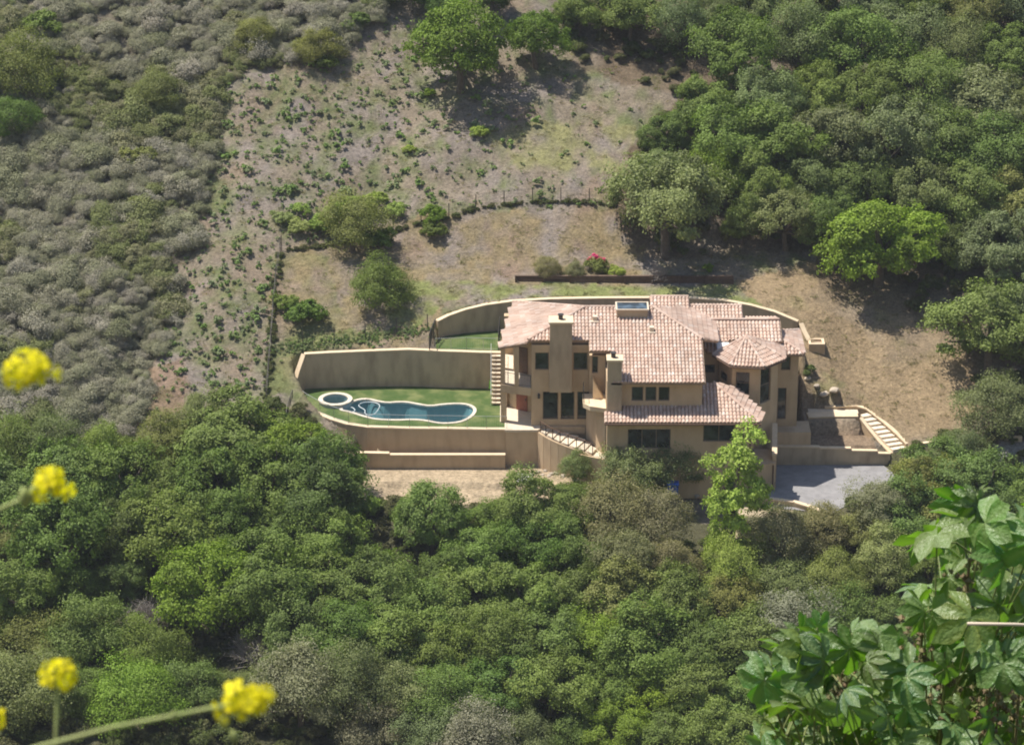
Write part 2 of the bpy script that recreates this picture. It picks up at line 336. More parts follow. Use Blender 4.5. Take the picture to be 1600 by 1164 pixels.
soil = np.array([0.235, 0.195, 0.148]); pink = np.array([0.25, 0.178, 0.132]); dry = np.array([0.275, 0.215, 0.125]); grn = np.array([0.145, 0.165, 0.072]); grey = np.array([0.24, 0.205, 0.182])
def mixc(A, B, f): f = np.clip(f, 0, 1)[..., None]; return A*(1-f)+B*f
C[:] = soil
C = mixc(C, np.broadcast_to(pink, C.shape), (n1-.5)*3); C = mixc(C, np.broadcast_to(grey, C.shape), (n3-.42)*3.5); C = mixc(C, np.broadcast_to(grn, C.shape), (n2-.46)*2.6+.18*np.clip((650-PXX)/300, 0, 1))
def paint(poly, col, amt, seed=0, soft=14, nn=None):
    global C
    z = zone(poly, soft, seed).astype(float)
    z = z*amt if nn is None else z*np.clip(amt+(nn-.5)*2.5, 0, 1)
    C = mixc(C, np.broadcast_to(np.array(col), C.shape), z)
paint([(430, 390), (700, 330), (1000, 330), (1010, 470), (690, 470), (690, 540), (420, 620)], dry*0.95, 0.45, 1, nn=n2)
paint([(620, 440), (800, 440), (1160, 445), (1250, 470), (1330, 540), (1180, 500), (960, 462), (700, 475), (640, 520), (430, 560), (430, 530), (600, 500)], (0.20, 0.22, 0.085), 0.75, 2, nn=n2)
paint([(560, 560), (420, 620), (420, 400), (520, 400), (540, 500)], (0.16, 0.175, 0.075), 0.6, 3, nn=n3)
paint([(1150, 440), (1290, 400), (1500, 520), (1540, 600), (1500, 720), (1390, 700), (1240, 600), (1240, 520)], (0.30, 0.225, 0.14), 0.85, 4, nn=n1)
paint([(1240, 560), (1330, 600), (1400, 680), (1350, 640), (1250, 620)], (0.22, 0.22, 0.10), 0.5, 5, nn=n2)
paint([(750, 190), (1000, 200), (1000, 270), (820, 260)], (0.24, 0.23, 0.11), 0.5, 6, nn=n2)
paint([(200, 580), (290, 560), (280, 640), (200, 690)], (0.24, 0.145, 0.095), 0.5, 7)
paint(SCRUB, (0.19, 0.165, 0.125), 0.85, 8, nn=n1)
paint(RIGHTWOOD, (0.15, 0.115, 0.08), 0.75, 9, nn=n1)
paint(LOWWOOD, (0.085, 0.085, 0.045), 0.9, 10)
for poly, c in ((DIRT, (0.44, 0.35, 0.24)), ([p for p in YARD if p[0] < 1]+[(0, -3.5)], (0.10, 0.16, 0.04)), (LAWN, (0.07, 0.16, 0.02)), (TER2, (0.27, 0.20, 0.14)), (TER1, (0.30, 0.24, 0.18))):
    mk = inpoly(GX, GY, poly); C[mk] = np.array(c)*(0.85+0.3*n2[mk])[:, None]
mk = (PXX > 560) & (PXX < 860) & (PYY > 715) & (PYY < 790); C[mk] = np.array((0.43, 0.34, 0.235))*(0.85+0.3*n2[mk])[:, None]
mk = (PXX > 1140) & (PXX < 1240) & (PYY > 790) & (PYY < 840); C[mk] = np.array((0.45, 0.37, 0.26))*(0.85+0.3*n2[mk])[:, None]
mk = (PXX > 1500) & (PYY > 690) & (PYY < 750); C[mk] = np.array((0.33, 0.31, 0.29))*(0.75+0.5*n2[mk])[:, None]
C *= (0.82+0.36*fbm(GX, GY, 0.6, 2, 21))[..., None]
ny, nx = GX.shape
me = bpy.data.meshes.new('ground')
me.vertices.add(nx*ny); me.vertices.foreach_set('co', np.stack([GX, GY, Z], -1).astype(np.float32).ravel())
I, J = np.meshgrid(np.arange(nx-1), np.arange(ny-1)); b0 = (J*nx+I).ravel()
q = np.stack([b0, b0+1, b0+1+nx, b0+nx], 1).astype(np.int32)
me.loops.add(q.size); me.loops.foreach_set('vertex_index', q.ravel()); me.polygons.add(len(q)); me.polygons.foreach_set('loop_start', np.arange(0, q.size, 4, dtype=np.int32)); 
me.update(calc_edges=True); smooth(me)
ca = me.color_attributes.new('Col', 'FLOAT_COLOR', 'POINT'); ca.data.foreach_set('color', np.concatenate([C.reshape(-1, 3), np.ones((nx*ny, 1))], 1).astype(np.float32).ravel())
def ground_mat():
    m, t, b = new_mat('ground_soil'); N = t.nodes.new; L = t.links.new
    at = N('ShaderNodeAttribute'); at.attribute_name = 'Col'; tc = N('ShaderNodeTexCoord')
    nz = N('ShaderNodeTexNoise'); nz.inputs['Scale'].default_value = 3.2; nz.inputs['Detail'].default_value = 9; nz.inputs['Roughness'].default_value = 0.75; L(tc.outputs['Object'], nz.inputs['Vector'])
    mr = N('ShaderNodeMapRange'); mr.inputs[1].default_value = 0.3; mr.inputs[2].default_value = 0.7; mr.inputs[3].default_value = 0.6; mr.inputs[4].default_value = 1.4; L(nz.outputs['Fac'], mr.inputs[0])
    sc = N('ShaderNodeVectorMath'); sc.operation = 'SCALE'; L(at.outputs['Color'], sc.inputs[0]); L(mr.outputs[0], sc.inputs['Scale']); n5 = N('ShaderNodeTexNoise'); n5.inputs['Scale'].default_value = 5.5; n5.inputs['Detail'].default_value = 6; n5.inputs['Roughness'].default_value = .8; L(tc.outputs['Object'], n5.inputs['Vector'])
    rp = N('ShaderNodeValToRGB'); rp.color_ramp.elements[0].position = .36; rp.color_ramp.elements[0].color = (.72, .70, .66, 1); rp.color_ramp.elements[1].position = .64; rp.color_ramp.elements[1].color = (1.22, 1.16, 1.12, 1); e_ = rp.color_ramp.elements.new(.5); e_.color = (1.0, 1.0, .96, 1); L(n5.outputs['Fac'], rp.inputs[0])
    mm = N('ShaderNodeVectorMath'); mm.operation = 'MULTIPLY'; L(sc.outputs[0], mm.inputs[0]); L(rp.outputs[0], mm.inputs[1]); L(mm.outputs[0], b.inputs['Base Color'])
    bp = N('ShaderNodeBump'); bp.inputs['Strength'].default_value = 0.9; bp.inputs['Distance'].default_value = 0.25; L(nz.outputs['Fac'], bp.inputs['Height']); L(bp.outputs[0], b.inputs['Normal'])
    b.inputs['Roughness'].default_value = 0.95; b.inputs['Specular IOR Level'].default_value = 0.1; return m
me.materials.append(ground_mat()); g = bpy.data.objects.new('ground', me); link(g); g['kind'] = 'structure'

# ------------------------------------------------------------------ walls, roofs and windows
def on_wall(a, b, px, py):
    """distance along the wall a->b and height where this pixel's ray meets the wall's plane"""
    d = ray(px, py); wx, wy = b[0]-a[0], b[1]-a[1]; L_ = math.hypot(wx, wy); wx /= L_; wy /= L_
    nx_, ny_ = wy, -wx; t = ((a[0]-CAM.x)*nx_+(a[1]-CAM.y)*ny_)/(d.x*nx_+d.y*ny_)
    p = CAM+d*t; return (p.x-a[0])*wx+(p.y-a[1])*wy, p.z
def wall_panel(mb, a, b, z0, z1, holes=(), depth=0.2):
    wx, wy = b[0]-a[0], b[1]-a[1]; L_ = math.hypot(wx, wy); wx /= L_; wy /= L_; nx_, ny_ = wy, -wx
    P = lambda u, z, d=0: (a[0]+wx*u-nx_*d, a[1]+wy*u-ny_*d, z)
    us = sorted({0, L_, *[h[0] for h in holes], *[h[1] for h in holes]}); zs = sorted({z0, z1, *[h[2] for h in holes], *[h[3] for h in holes]})
    for i in range(len(us)-1):
        for j in range(len(zs)-1):
            cu = (us[i]+us[i+1])/2; cz = (zs[j]+zs[j+1])/2
            if any(h[0] < cu < h[1] and h[2] < cz < h[3] for h in holes): continue
            mb.add([P(us[i], zs[j]), P(us[i+1], zs[j]), P(us[i+1], zs[j+1]), P(us[i], zs[j+1])], [(0, 1, 2, 3)])
    for u0, u1, a0, a1 in [h[:4] for h in holes]:
        c = [(u0, a0), (u1, a0), (u1, a1), (u0, a1)]
        for k in range(4):
            p, q_ = c[k], c[(k+1) % 4]; mb.add([P(*p), P(*q_), P(*q_, depth), P(*p, depth)], [(0, 3, 2, 1)])
def window(parent, a, b, h, name='window', cols=1, rows=1, depth=0.2, label=None, pane='glass', fm='frame'):
    wx, wy = b[0]-a[0], b[1]-a[1]; L_ = math.hypot(wx, wy); wx /= L_; wy /= L_; nx_, ny_ = wy, -wx
    def bx(mb, u0, u1, z0, z1, d0, d1):
        vs = [(a[0]+wx*u-nx_*d, a[1]+wy*u-ny_*d, z) for z in (z0, z1) for d in (d1, d0) for u in (u0, u1)]
        # order: z, depth (front first = smaller d), u
        vs = [(a[0]+wx*u-nx_*d, a[1]+wy*u-ny_*d, z) for z in (z0, z1) for d in (d0, d1) for u in (u0, u1)]
        mb.add(vs, [(0, 2, 3, 1), (4, 5, 7, 6), (0, 1, 5, 4), (2, 6, 7, 3), (0, 4, 6, 2), (1, 3, 7, 5)])
    u0, u1, z0, z1 = h[:4]; f = MB(); t = 0.06
    bx(f, u0+.002, u1-.002, z0+.002, z0+t, 0.10, depth-.01); bx(f, u0+.002, u1-.002, z1-t, z1-.002, 0.10, depth-.01)
    bx(f, u0+.002, u0+t, z0+t, z1-t, 0.10, depth-.01); bx(f, u1-t, u1-.002, z0+t, z1-t, 0.10, depth-.01)
    for i in range(1, cols):
        u = u0+(u1-u0)*i/cols; bx(f, u-.03, u+.03, z0+t, z1-t, 0.11, depth-.01)
    for i in range(1, rows):
        z = z0+(z1-z0)*i/rows; bx(f, u0+t, u1-t, z-.025, z+.025, 0.12, depth-.015)
    fo = f.build(name, M[fm], parent)
    if label: fo['label'] = label
    for i in range(cols):
        ua = u0+t+(u1-u0-2*t)*i/cols; ub = u0+t+(u1-u0-2*t)*(i+1)/cols
        g_ = MB(); bx(g_, ua+.004, ub-.004, z0+t, z1-t, 0.15, 0.17); g_.build('pane', M[pane], fo)
    return fo
def body(parent, name, loop, z0, z1, m, holes={}, wins={}, off=None):
    mb = MB(); n = len(loop); ws = []
    for i in range(n):
        a, b = loop[i], loop[(i+1) % n]; hs = []
        for hdef in holes.get(i, []):
            u0, t1 = on_wall(a, b, hdef[0], hdef[1]); u1, t0 = on_wall(a, b, hdef[2], hdef[3])
            L_ = math.hypot(b[0]-a[0], b[1]-a[1]); u0 = max(0.08, u0); u1 = min(L_-0.08, u1)
            zb = max(z0+.02, min(t0, t1)); zt = min(z1-.02, max(t0, t1)); hs.append((u0, u1, zb, zt)); ws.append((a, b, (u0, u1, zb, zt), hdef[4] if len(hdef) > 4 else {}))
        wall_panel(mb, a, b, z0, z1, hs)
    mb.add([(p[0], p[1], z1) for p in loop], [tuple(range(n))]); mb.add([(p[0], p[1], z0) for p in loop], [tuple(range(n))[::-1]])
    o = mb.build(name, m, parent, off=off)
    for a, b, h, kw in ws: window(parent, a, b, h, **kw)
    return o
def pip(x, y, poly):
    r = False; n = len(poly)
    for i in range(n):
        x0, y0 = poly[i]; x1, y1 = poly[(i+1) % n]
        if (y0 > y) != (y1 > y) and x < (x1-x0)*(y-y0)/(y1-y0)+x0: r = not r
    return r
def roof(parent, plan, pl, caps=(), tw=0.27, tl=0.40, th=0.16, label=None):
    """plan: ccw list of (x,y); pl = (gx,gy,c). Slab + real barrel tiles + cap tiles along the given plan edges"""
    gx_, gy_, c_ = pl; zf = lambda x, y: gx_*x+gy_*y+c_
    mb = MB(); mb.prism(plan, [zf(*p)-th for p in plan], [zf(*p) for p in plan]); slab = mb.build('roof', M['fascia'], parent)
    if label: slab['label'] = label
    g_ = math.hypot(gx_, gy_); dn = Vector((-gx_/g_, -gy_/g_, -g_)).normalized(); ac = Vector((-dn.y, dn.x, 0)).normalized(); nrm = ac.cross(dn); nrm = nrm if nrm.z > 0 else -nrm
    hx, hy = -gx_/g_, -gy_/g_; k = math.sqrt(1+g_*g_)
    o0 = Vector((plan[0][0], plan[0][1], zf(*plan[0])))
    us = [(p[0]*ac.x+p[1]*ac.y) for p in plan]; vs_ = [(p[0]*hx+p[1]*hy)*k for p in plan]
    prof = [(-.5, -.01), (-.34, .065), (-.13, .115), (.13, .115), (.34, .065), (.5, -.01)]
    tb = MB(); iu = 0; vmax = max(vs_); u = min(us)
    while u < max(us)-0.02:
        v = vmax; row = 0
        while v > min(vs_):
            uc, vc = u+tw/2, v-tl/2; x = ac.x*uc+hx*vc/k; y = ac.y*uc+hy*vc/k
            if pip(x, y, plan):
                base = Vector((x, y, zf(x, y)))+nrm*(0.01+rnd.uniform(0, .012))+ac*rnd.uniform(-.006, .006)
                lo_, hi_ = [], []
                for pu, ph in prof:
                    lo_.append(base+ac*(pu*tw*.99)+dn*(tl/2+.035)+nrm*(ph+.028)); hi_.append(base+ac*(pu*tw*.9)-dn*(tl/2)+nrm*(ph*.85))
                cc = min(.999, max(0, rnd.random()))
                fs = [(i, i+1, 7+i, 6+i) for i in range(5)]+[(0, 5, 4, 3, 2, 1)]
                tb.add(lo_+hi_, fs, cc)
            v -= tl; row += 1
        u += tw
    to = tb.build('barrel_tiles', M['tile'], slab, kind='stuff')
    me_ = to.data; bm = bmesh.new(); bm.from_mesh(me_); bmesh.ops.recalc_face_normals(bm, faces=bm.faces); bm.to_mesh(me_); bm.free()
    cb = MB()
    for (p, q_) in caps:
        a = Vector((p[0], p[1], zf(*p)+.07)); b = Vector((q_[0], q_[1], zf(*q_)+.07)); n = max(1, int((b-a).length/.4))
        for i in range(n):
            s = a+(b-a)*(i/n); e = a+(b-a)*((i+1.08)/n); cb.bar(s, e, .125, 8, .105, c=rnd.random()*.999)
    if caps: cb.build('ridge_cap', M['tile'], slab, kind='stuff')
    return slab

house = thing('villa', 'large tan stucco villa with pinkish clay tile roofs beside the pool', 'house', (8, -8, 0))
SG = M['stucco']
# main block with the rear body
body(house, 'wall', [(1.45, -10.8), (13.9, -10.8), (13.9, -3.0), (1.45, -3.0)], -3.6, 6.55, SG,
     {0: [(836, 551, 857.5, 578, {'rows': 1}), (896, 551, 918, 578, {'rows': 1}), (848, 612, 872, 655, {}), (876, 612, 897.5, 655, {}), (902, 612, 923, 655, {})]})
# entrance side panel beside the deck (narrow window)
body(house, 'wall', [(5.75, -11.5), (6.93, -11.5), (6.93, -10.6), (5.75, -10.6)], 2.7, 6.0, SG, {0: [(925, 557, 934.5, 583, {})]})
# mid block under the long low eave
body(house, 'wall', [(6.95, -14.7), (13.95, -14.7), (13.95, -10.7), (6.95, -10.7)], -3.6, 5.25, SG,
     {0: [(987, 604.5, 1005, 626.5), (1008.5, 604.5, 1025.5, 626.5), (1029, 604.5, 1046, 626.5)]})
# lower wing
body(house, 'wall', [(6.97, -15.8), (17.75, -15.8), (17.75, -10.5), (6.97, -10.5)], -3.65, 2.3, SG,
     {0: [(981, 670.5, 1047.5, 701, {'cols': 3}), (1099, 663, 1147.5, 690, {'cols': 2})], 3: []})
# slanting wall under the deck, deck slab and curved buttress
mb = MB(); mb.prism([(5.55, -10.7), (5.55, -11.4), (6.9, -14.35), (6.94, -10.7)], -2.5, 2.6); mb.build('wall', SG, house)
mb = MB(); mb.prism([(5.25, -11.55), (5.25, -13.4), (5.75, -14.0), (6.93, -14.45), (6.93, -11.55)], 2.62, 2.97); dk = mb.build('deck', M['cap'], house)
mb = MB(); mb.prism([(5.62, -13.2), (6.2, -14.0), (6.7, -14.2), (6.6, -12.6)], 2.2, 2.60); mb.build('corbel', SG, house)
mb = MB()
pts = []
for i in range(9):
    t = i/8; pts.append((6.0+0.75*t**1.6, -11.62-0.12*t, 4.45-1.42*t**1.5))
for i in range(8):
    a, b = pts[i], pts[i+1]; mb.prism([(a[0], -12.6), (b[0], -12.6), (b[0], -11.52), (a[0], -11.52)], 2.975, [a[2], b[2], b[2], a[2]])
mb.build('buttress', M['cap'], house)
# tower
TW = [(15.5, -9.6), (16.35, -11.5), (18.4, -11.8), (19.85, -10.3), (19.85, -7.0), (15.5, -7.0)]
body(house, 'tower_wall', TW, -3.6, 5.4, SG, {0: [(1125, 577, 1135.5, 598.5, {'name': 'tower_window'})], 1: [(1150, 581, 1170.5, 617, {'name': 'tower_window', 'rows': 2})], 2: [(1187.5, 578, 1203.5, 625, {'name': 'tower_window', 'rows': 2})]})
# right block and link walls
body(house, 'wall', [(19.6, -8.5), (21.55, -8.5), (21.55, -4.6), (19.6, -4.6)], -3.62, 5.0, SG, {0: [(1221, 555, 1235, 578.5, {}), (1215.5, 606, 1227.5, 655, {'name': 'doorway'})]})
body(house, 'wall', [(13.6, -9.0), (15.6, -9.0), (15.6, -3.4), (13.6, -3.4)], -3.55, 5.55, SG, {0: [(1097, 570, 1117, 583, {})]})
body(house, 'wall', [(15.55, -7.6), (19.7, -7.6), (19.7, -3.4), (15.55, -3.4)], -3.5, 5.3, SG)
# chimneys
def chimney(x0, x1, y0, y1, z0, z1, fx):
    mb = MB(); mb.box(x0, x1, y0, y1, z0, z1); c = mb.build('chimney', M['stucco_grey'], house)
    mb = MB(); mb.box(x0-.08, x1+.08, y0-.08, y1+.08, z1, z1+.16); mb.build('chimney_cap', M['cap'], c)
    mb = MB(); mb.bar((fx, (y0+y1)/2, z1+.16), (fx, (y0+y1)/2, z1+.5), .17, 10); mb.bar((fx, (y0+y1)/2, z1+.5), (fx, (y0+y1)/2, z1+.56), .23, 10); mb.build('flue', M['metal'], c)
chimney(2.80, 4.45, -11.55, -10.3, 3.05, 8.5, 3.6)
chimney(6.98, 8.02, -15.3, -14.25, 2.9, 7.0, 7.4)
# roofs: front plane of the main roof
t_ = 0.333; R1 = (0, t_, 5.35+t_*15.3)
roof(house, [(5.7, -11.9), (7.25, -11.9), (7.25, -15.3), (14.15, -15.3), (14.15, -10.6), (10.6, -7.05), (5.45, -7.05), (1.15, -10.75), (5.7, -10.75)], R1, caps=[((5.45, -7.05), (10.6, -7.05)), ((10.6, -7.05), (14.1, -10.55)), ((1.2, -10.7), (5.45, -7.05))])
zr = 8.10
# left face (slopes down to the left)
gl_ = 0.30; R2 = (gl_, 0.02, zr-gl_*5.45+0.02*7.05)
roof(house, [(1.05, -10.85), (5.45, -7.05), (0.05, -1.9), (-0.95, -10.2)], R2, caps=[((5.45, -7.05), (.1, -1.95))])
# back planes
roof(house, [(5.45, -7.05), (10.6, -7.05), (13.5, -4.2), (13.5, -2.0), (0.15, -2.0)], (0, -0.43, zr-0.43*7.05), th=.12)
# right hip face
roof(house, [(14.15, -10.6), (15.35, -9.9), (15.35, -5.0), (13.2, -4.6), (10.6, -7.05)], (-t_, 0, zr+t_*10.6))
# right wing
WZ = 5.45+t_*9.4
roof(house, [(14.6, -9.45), (15.4, -9.45), (16.2, -8.3), (20.3, -8.3), (20.3, -5.85), (12.7, -5.85)], (0, t_, WZ), caps=[((13.2, -5.85), (20.2, -5.85))])
roof(house, [(12.7, -5.85), (20.3, -5.85), (20.3, -2.4), (12.7, -2.4)], (0, -t_, WZ-2*t_*5.85), th=.12)
# raised pieces at the back
body(house, 'wall', [(10.7, -5.3), (13.2, -5.3), (13.2, -3.3), (10.7, -3.3)], 5, 7.1, SG)
roof(house, [(10.5, -5.5), (13.45, -5.5), (13.45, -3.75), (10.5, -3.75)], (0, t_, 7.2+t_*5.2), caps=[((10.55, -3.75), (13.4, -3.75))])
roof(house, [(10.5, -3.75), (13.45, -3.75), (13.45, -2.2), (10.5, -2.2)], (0, -.43, 7.2+t_*5.2-t_*3.75-.43*3.75), th=.12)
roof(house, [(13.45, -5.6), (17.5, -5.6), (17.5, -4.2), (13.45, -4.2)], (0, t_, 6.72+t_*5.4), caps=[((13.5, -4.2), (17.45, -4.2))])
roof(house, [(13.45, -4.2), (17.5, -4.2), (17.5, -2.6), (13.45, -2.6)], (0, -t_, 6.72+t_*5.4-2*t_*4.2), th=.12)
# lower wing roof
LR = (0, t_, 2.65+t_*16.4)
roof(house, [(6.75, -16.4), (18.15, -16.4), (14.95, -12.15), (13.97, -12.15), (13.97, -14.68), (8.02, -14.68), (8.02, -15.32), (6.75, -15.32)], LR, caps=[((14.95, -12.15), (18.1, -16.35))])
LR2x = 0.30; LR2y = (LR[0]*0)  # right face through the hip line
pa = Vector((14.95, -12.15, LR[1]*-12.15+LR[2])); pb = Vector((18.15, -16.4, LR[1]*-16.4+LR[2])); pc = Vector((18.45, -14.3, 2.72))
nn = (pb-pa).cross(pc-pa); roof(house, [(14.95, -12.15), (18.15, -16.4), (18.45, -14.3), (16.6, -11.7)], (-nn.x/nn.z, -nn.y/nn.z, (nn.dot(pa))/nn.z))
# tower roof: facets up to one apex
TE = [(14.95, -9.9), (16.15, -12.1), (18.65, -12.45), (20.35, -10.75), (20.35, -8.3), (17.6, -7.6), (14.95, -8.1)]; AP = Vector((17.5, -9.3, 6.62)); ZE = 5.42
for i in range(6):
    a = Vector((*TE[i], ZE)); b = Vector((*TE[i+1], ZE)); n_ = (b-a).cross(AP-a)
    roof(house, [TE[i], TE[i+1], (AP.x, AP.y)], (-n_.x/n_.z, -n_.y/n_.z, n_.dot(a)/n_.z), caps=[(TE[i], (AP.x, AP.y))])
# right block roof
RB = (0, t_, 5.1+t_*9.1)
roof(house, [(19.3, -9.1), (21.95, -9.1), (19.45, -6.6), (19.3, -6.6)], RB, caps=[((21.9, -9.05), (19.5, -6.65))])
roof(house, [(21.95, -9.1), (21.95, -4.1), (19.45, -6.6)], (-t_, 0, 5.1+t_*21.95), caps=[((21.9, -4.15), (19.5, -6.6))])
roof(house, [(21.95, -4.1), (19.3, -4.1), (19.3, -6.6), (19.45, -6.6)], (0, -t_, 5.1-t_*4.1), th=.12)
# flat white flashing between the hip and the tower
mb = MB(); mb.prism([(15.35, -9.9), (16.05, -10.0), (16.9, -8.7), (15.3, -8.7)], 5.5, [5.66, 5.66, 5.95, 5.95]); mb.build('roof_flashing', M['white'], house)
# skylight
mb = MB(); mb.box(7.85, 10.15, -8.3, -6.85, 7.5, 8.36); skl = mb.build('skylight', M['stucco_grey'], house)
mb = MB()
for x0, x1, y0, y1 in ((7.76, 10.24, -8.42, -8.30), (7.76, 10.24, -6.87, -6.74), (7.76, 7.88, -8.30, -6.87), (10.12, 10.24, -8.30, -6.87)): mb.box(x0, x1, y0, y1, 8.36, 8.46)
mb.build('frame', M['trim'], skl); mb = MB(); mb.box(7.88, 10.12, -8.30, -6.87, 8.37, 8.42); mb.build('pane', M['skyglass'], skl)
# roof vents
for x, y in ((10.4, -9.6), (6.2, -8.4), (12.6, -6.5)):
    z = R1[1]*y+R1[2] if y < -7 else WZ+t_*y; mb = MB(); mb.box(x-.28, x+.28, y-.5, y-.1, z-.25, z+.02); mb.box(x-.17, x+.17, y-.3, y+.1, z-.05, z+.34); mb.build('roof_vent', M['trim'], house)
mb = MB(); mb.bar((12.45, -6.4, 6.3), (12.45, -6.4, 7.5), .05, 8); mb.bar((12.45, -6.4, 7.5), (12.45, -6.4, 7.58), .09, 8); mb.build('vent_pipe', M['metal'], house)
# downspouts and gutters
def spout(x, y, z0, z1):
    mb = MB(); mb.bar((x, y, z0), (x, y, z1), .05, 8); mb.build('downspout', M['wood'], house)
spout(17.5, -15.86, -3.6, 2.4); spout(17.95, -12.5, -3.5, 2.4)
mb = MB(); mb.bar((6.75, -16.5, 2.56), (18.2, -16.5, 2.56), .07, 8); mb.build('gutter', M['wood'], house)
mb = MB(); mb.bar((16.15, -12.2, 5.34), (18.65, -12.55, 5.34), .06, 8); mb.bar((14.95, -9.95, 5.34), (16.15, -12.2, 5.34), .06, 8); mb.bar((18.65, -12.55, 5.34), (20.4, -10.8, 5.34), .06, 8); mb.build('gutter', M['wood'], house)
# covered porch on the left, two storeys
mb = MB(); mb.prism([(-0.75, -10.0), (1.44, -10.75), (1.44, -3.4), (-0.75, -3.4)], 2.85, 3.1); mb.build('balcony_floor', M['stone'], house)
mb = MB(); mb.prism([(0.1, -7.4), (1.44, -8.2), (1.44, -3.3), (0.1, -3.3)], -0.2, 6.3); mb.build('porch_wall', SG, house)
mb = MB(); mb.prism([(-0.7, -6.2), (0.098, -7.4), (0.098, -3.95), (-0.7, -3.95)], -0.2, 2.84); mb.build('porch_wall', SG, house)
mb = MB(); mb.prism([(-0.6, -3.9), (0.12, -3.9), (0.12, -3.3), (-0.6, -3.3)], -0.2, 6.2); mb.build('porch_wall', SG, house)
for x, y, a, b in ((-0.68, -9.9, 3.1, 6.05), (-0.68, -6.9, 3.1, 6.05), (0.35, -10.35, 3.1, 6.3), (-0.62, -9.9, -.2, 2.85), (-0.62, -6.9, -.2, 2.85)):
    mb = MB(); s_ = .17 if a > 1 else .22; mb.box(x-s_, x+s_, y-s_, y+s_, a, b); mb.build('porch_post', M['stucco'], house)
mb = MB(); mb.prism([(-0.86, -10.12), (1.44, -10.9), (1.44, -10.7), (-0.68, -9.95)], 2.5, 3.12); mb.build('balcony_beam', M['stucco'], house)
mb = MB()   # door on the lower level, sitting in the angled porch wall
fa, fb_ = Vector((0.1, -7.4, 0)), Vector((1.44, -8.2, 0)); dd_ = (fb_-fa).normalized(); nn_ = Vector((dd_.y, -dd_.x, 0))
def slab_on(mb, u0, u1, z0, z1, d0, d1):
    vs = [fa+dd_*u+nn_*d+Vector((0, 0, z)) for z in (z0, z1) for d in (d1, d0) for u in (u0, u1)]
    mb.add(vs, [(0, 2, 3, 1), (4, 5, 7, 6), (0, 1, 5, 4), (2, 6, 7, 3), (0, 4, 6, 2), (1, 3, 7, 5)])
slab_on(mb, .3, 1.25, 0.02, 2.15, 0.01, 0.07); dr = mb.build('door', M['reddoor'], house, ); dr['label'] = 'dark red wooden door'
mb = MB(); slab_on(mb, 1.1, 1.16, .95, 1.1, .07, .12); mb.build('handle', M['metal'], dr)
mb = MB(); slab_on(mb, .3, 1.25, 3.12, 5.2, 0.01, 0.07); dr = mb.build('door', M['wood'], house)
def railing(parent, pts, h=0.95, step=0.13, post=1.8, m='metal', name='railing', rt=.022, bal=.007):
    mb = MB(); pts = [Vector(p) for p in pts]
    for i in range(len(pts)-1):
        a, b = pts[i], pts[i+1]; L_ = (b-a).length; n = max(1, int(round(L_/step)))
        u = Vector((0, 0, 1)); mb.bar(a+u*h, b+u*h, rt, 6); mb.bar(a+u*.1, b+u*.1, rt*.6, 4)
        for k in range(n): p = a+(b-a)*(k/n); mb.bar(p+u*.1, p+u*h, bal, 4, caps=False)
        np_ = max(1, int(round(L_/post)))
        for k in range(np_+1): p = a+(b-a)*(k/np_); mb.bar(p, p+u*h, rt, 6)
    return mb.build(name, M[m], parent)
railing(house, [(-0.7, -4.2, 3.1), (-0.7, -9.9, 3.1), (0.35, -10.35, 3.1), (1.4, -10.7, 3.1)], m='metal')
railing(house, [(5.3, -11.6, 2.97), (5.3, -13.35, 2.97), (5.8, -13.95, 2.97), (6.9, -14.4, 2.97)][:2], m='metal')
# wall lamps beside the glazed doors
for px_, py_ in ((842, 619), (1176, 706)):
    p = V(px_, py_, -10.9 if px_ < 1000 else -15.9); mb = MB(); mb.box(p.x-.09, p.x+.09, p.y-.1, p.y+.1, p.z-.16, p.z+.14); mb.bar((p.x, p.y, p.z+.14), (p.x, p.y, p.z+.24), .07, 8, .02); mb.build('wall_lamp', M['metal'], house)

# ------------------------------------------------------------------ retaining walls
def curve_wall(name, label, pts, th=0.3, cap=0.10, m='stucco_grey', cat='wall', side=1, zb=None, group=None):
    """pts: (x,y,ztop,zbottom) along one edge; the wall's thickness goes to its left (side=1) or right (-1)"""
    n = len(pts); inn = [Vector(p[:2]) for p in pts]; out = []
    for i in range(n):
        a = inn[max(i-1, 0)]; b = inn[min(i+1, n-1)]; d = (b-a).normalized(); out.append(inn[i]+Vector((-d.y, d.x))*th*side)
    root = thing(name, label, cat, (inn[n//2].x, inn[n//2].y, pts[n//2][3]), group=group)
    def strip(mb, A, B, zt, zb_):
        vs = []
        for i in range(n): vs += [(A[i].x, A[i].y, zb_[i]), (A[i].x, A[i].y, zt[i]), (B[i].x, B[i].y, zt[i]), (B[i].x, B[i].y, zb_[i])]
        fs = []
        for i in range(n-1):
            k = 4*i
            for j in range(4): fs.append((k+j, k+(j+1) % 4, k+4+(j+1) % 4, k+4+j))
        fs += [(0, 3, 2, 1), (4*n-4, 4*n-3, 4*n-2, 4*n-1)]; mb.add(vs, fs)
    zt = [p[2]-cap for p in pts]
    mb = MB(); strip(mb, inn, out, zt, [p[3] for p in pts]); w_ = mb.build('wall', M[m], root)
    def fixn(o):
        bm = bmesh.new(); bm.from_mesh(o.data); bmesh.ops.recalc_face_normals(bm, faces=bm.faces); bm.to_mesh(o.data); bm.free()
    fixn(w_)
    ci = [p+(p-q_).normalized()*.04 for p, q_ in zip(inn, out)]; co = [q_+(q_-p).normalized()*.04 for p, q_ in zip(inn, out)]
    mb = MB(); strip(mb, ci, co, [p[2] for p in pts], zt); c_ = mb.build('coping', M['cap'], root); fixn(c_)  # wall top as its own strip, its sunlit look set by the paler colour
    return root
h0 = lambda p, z: (p.x, p.y, z)
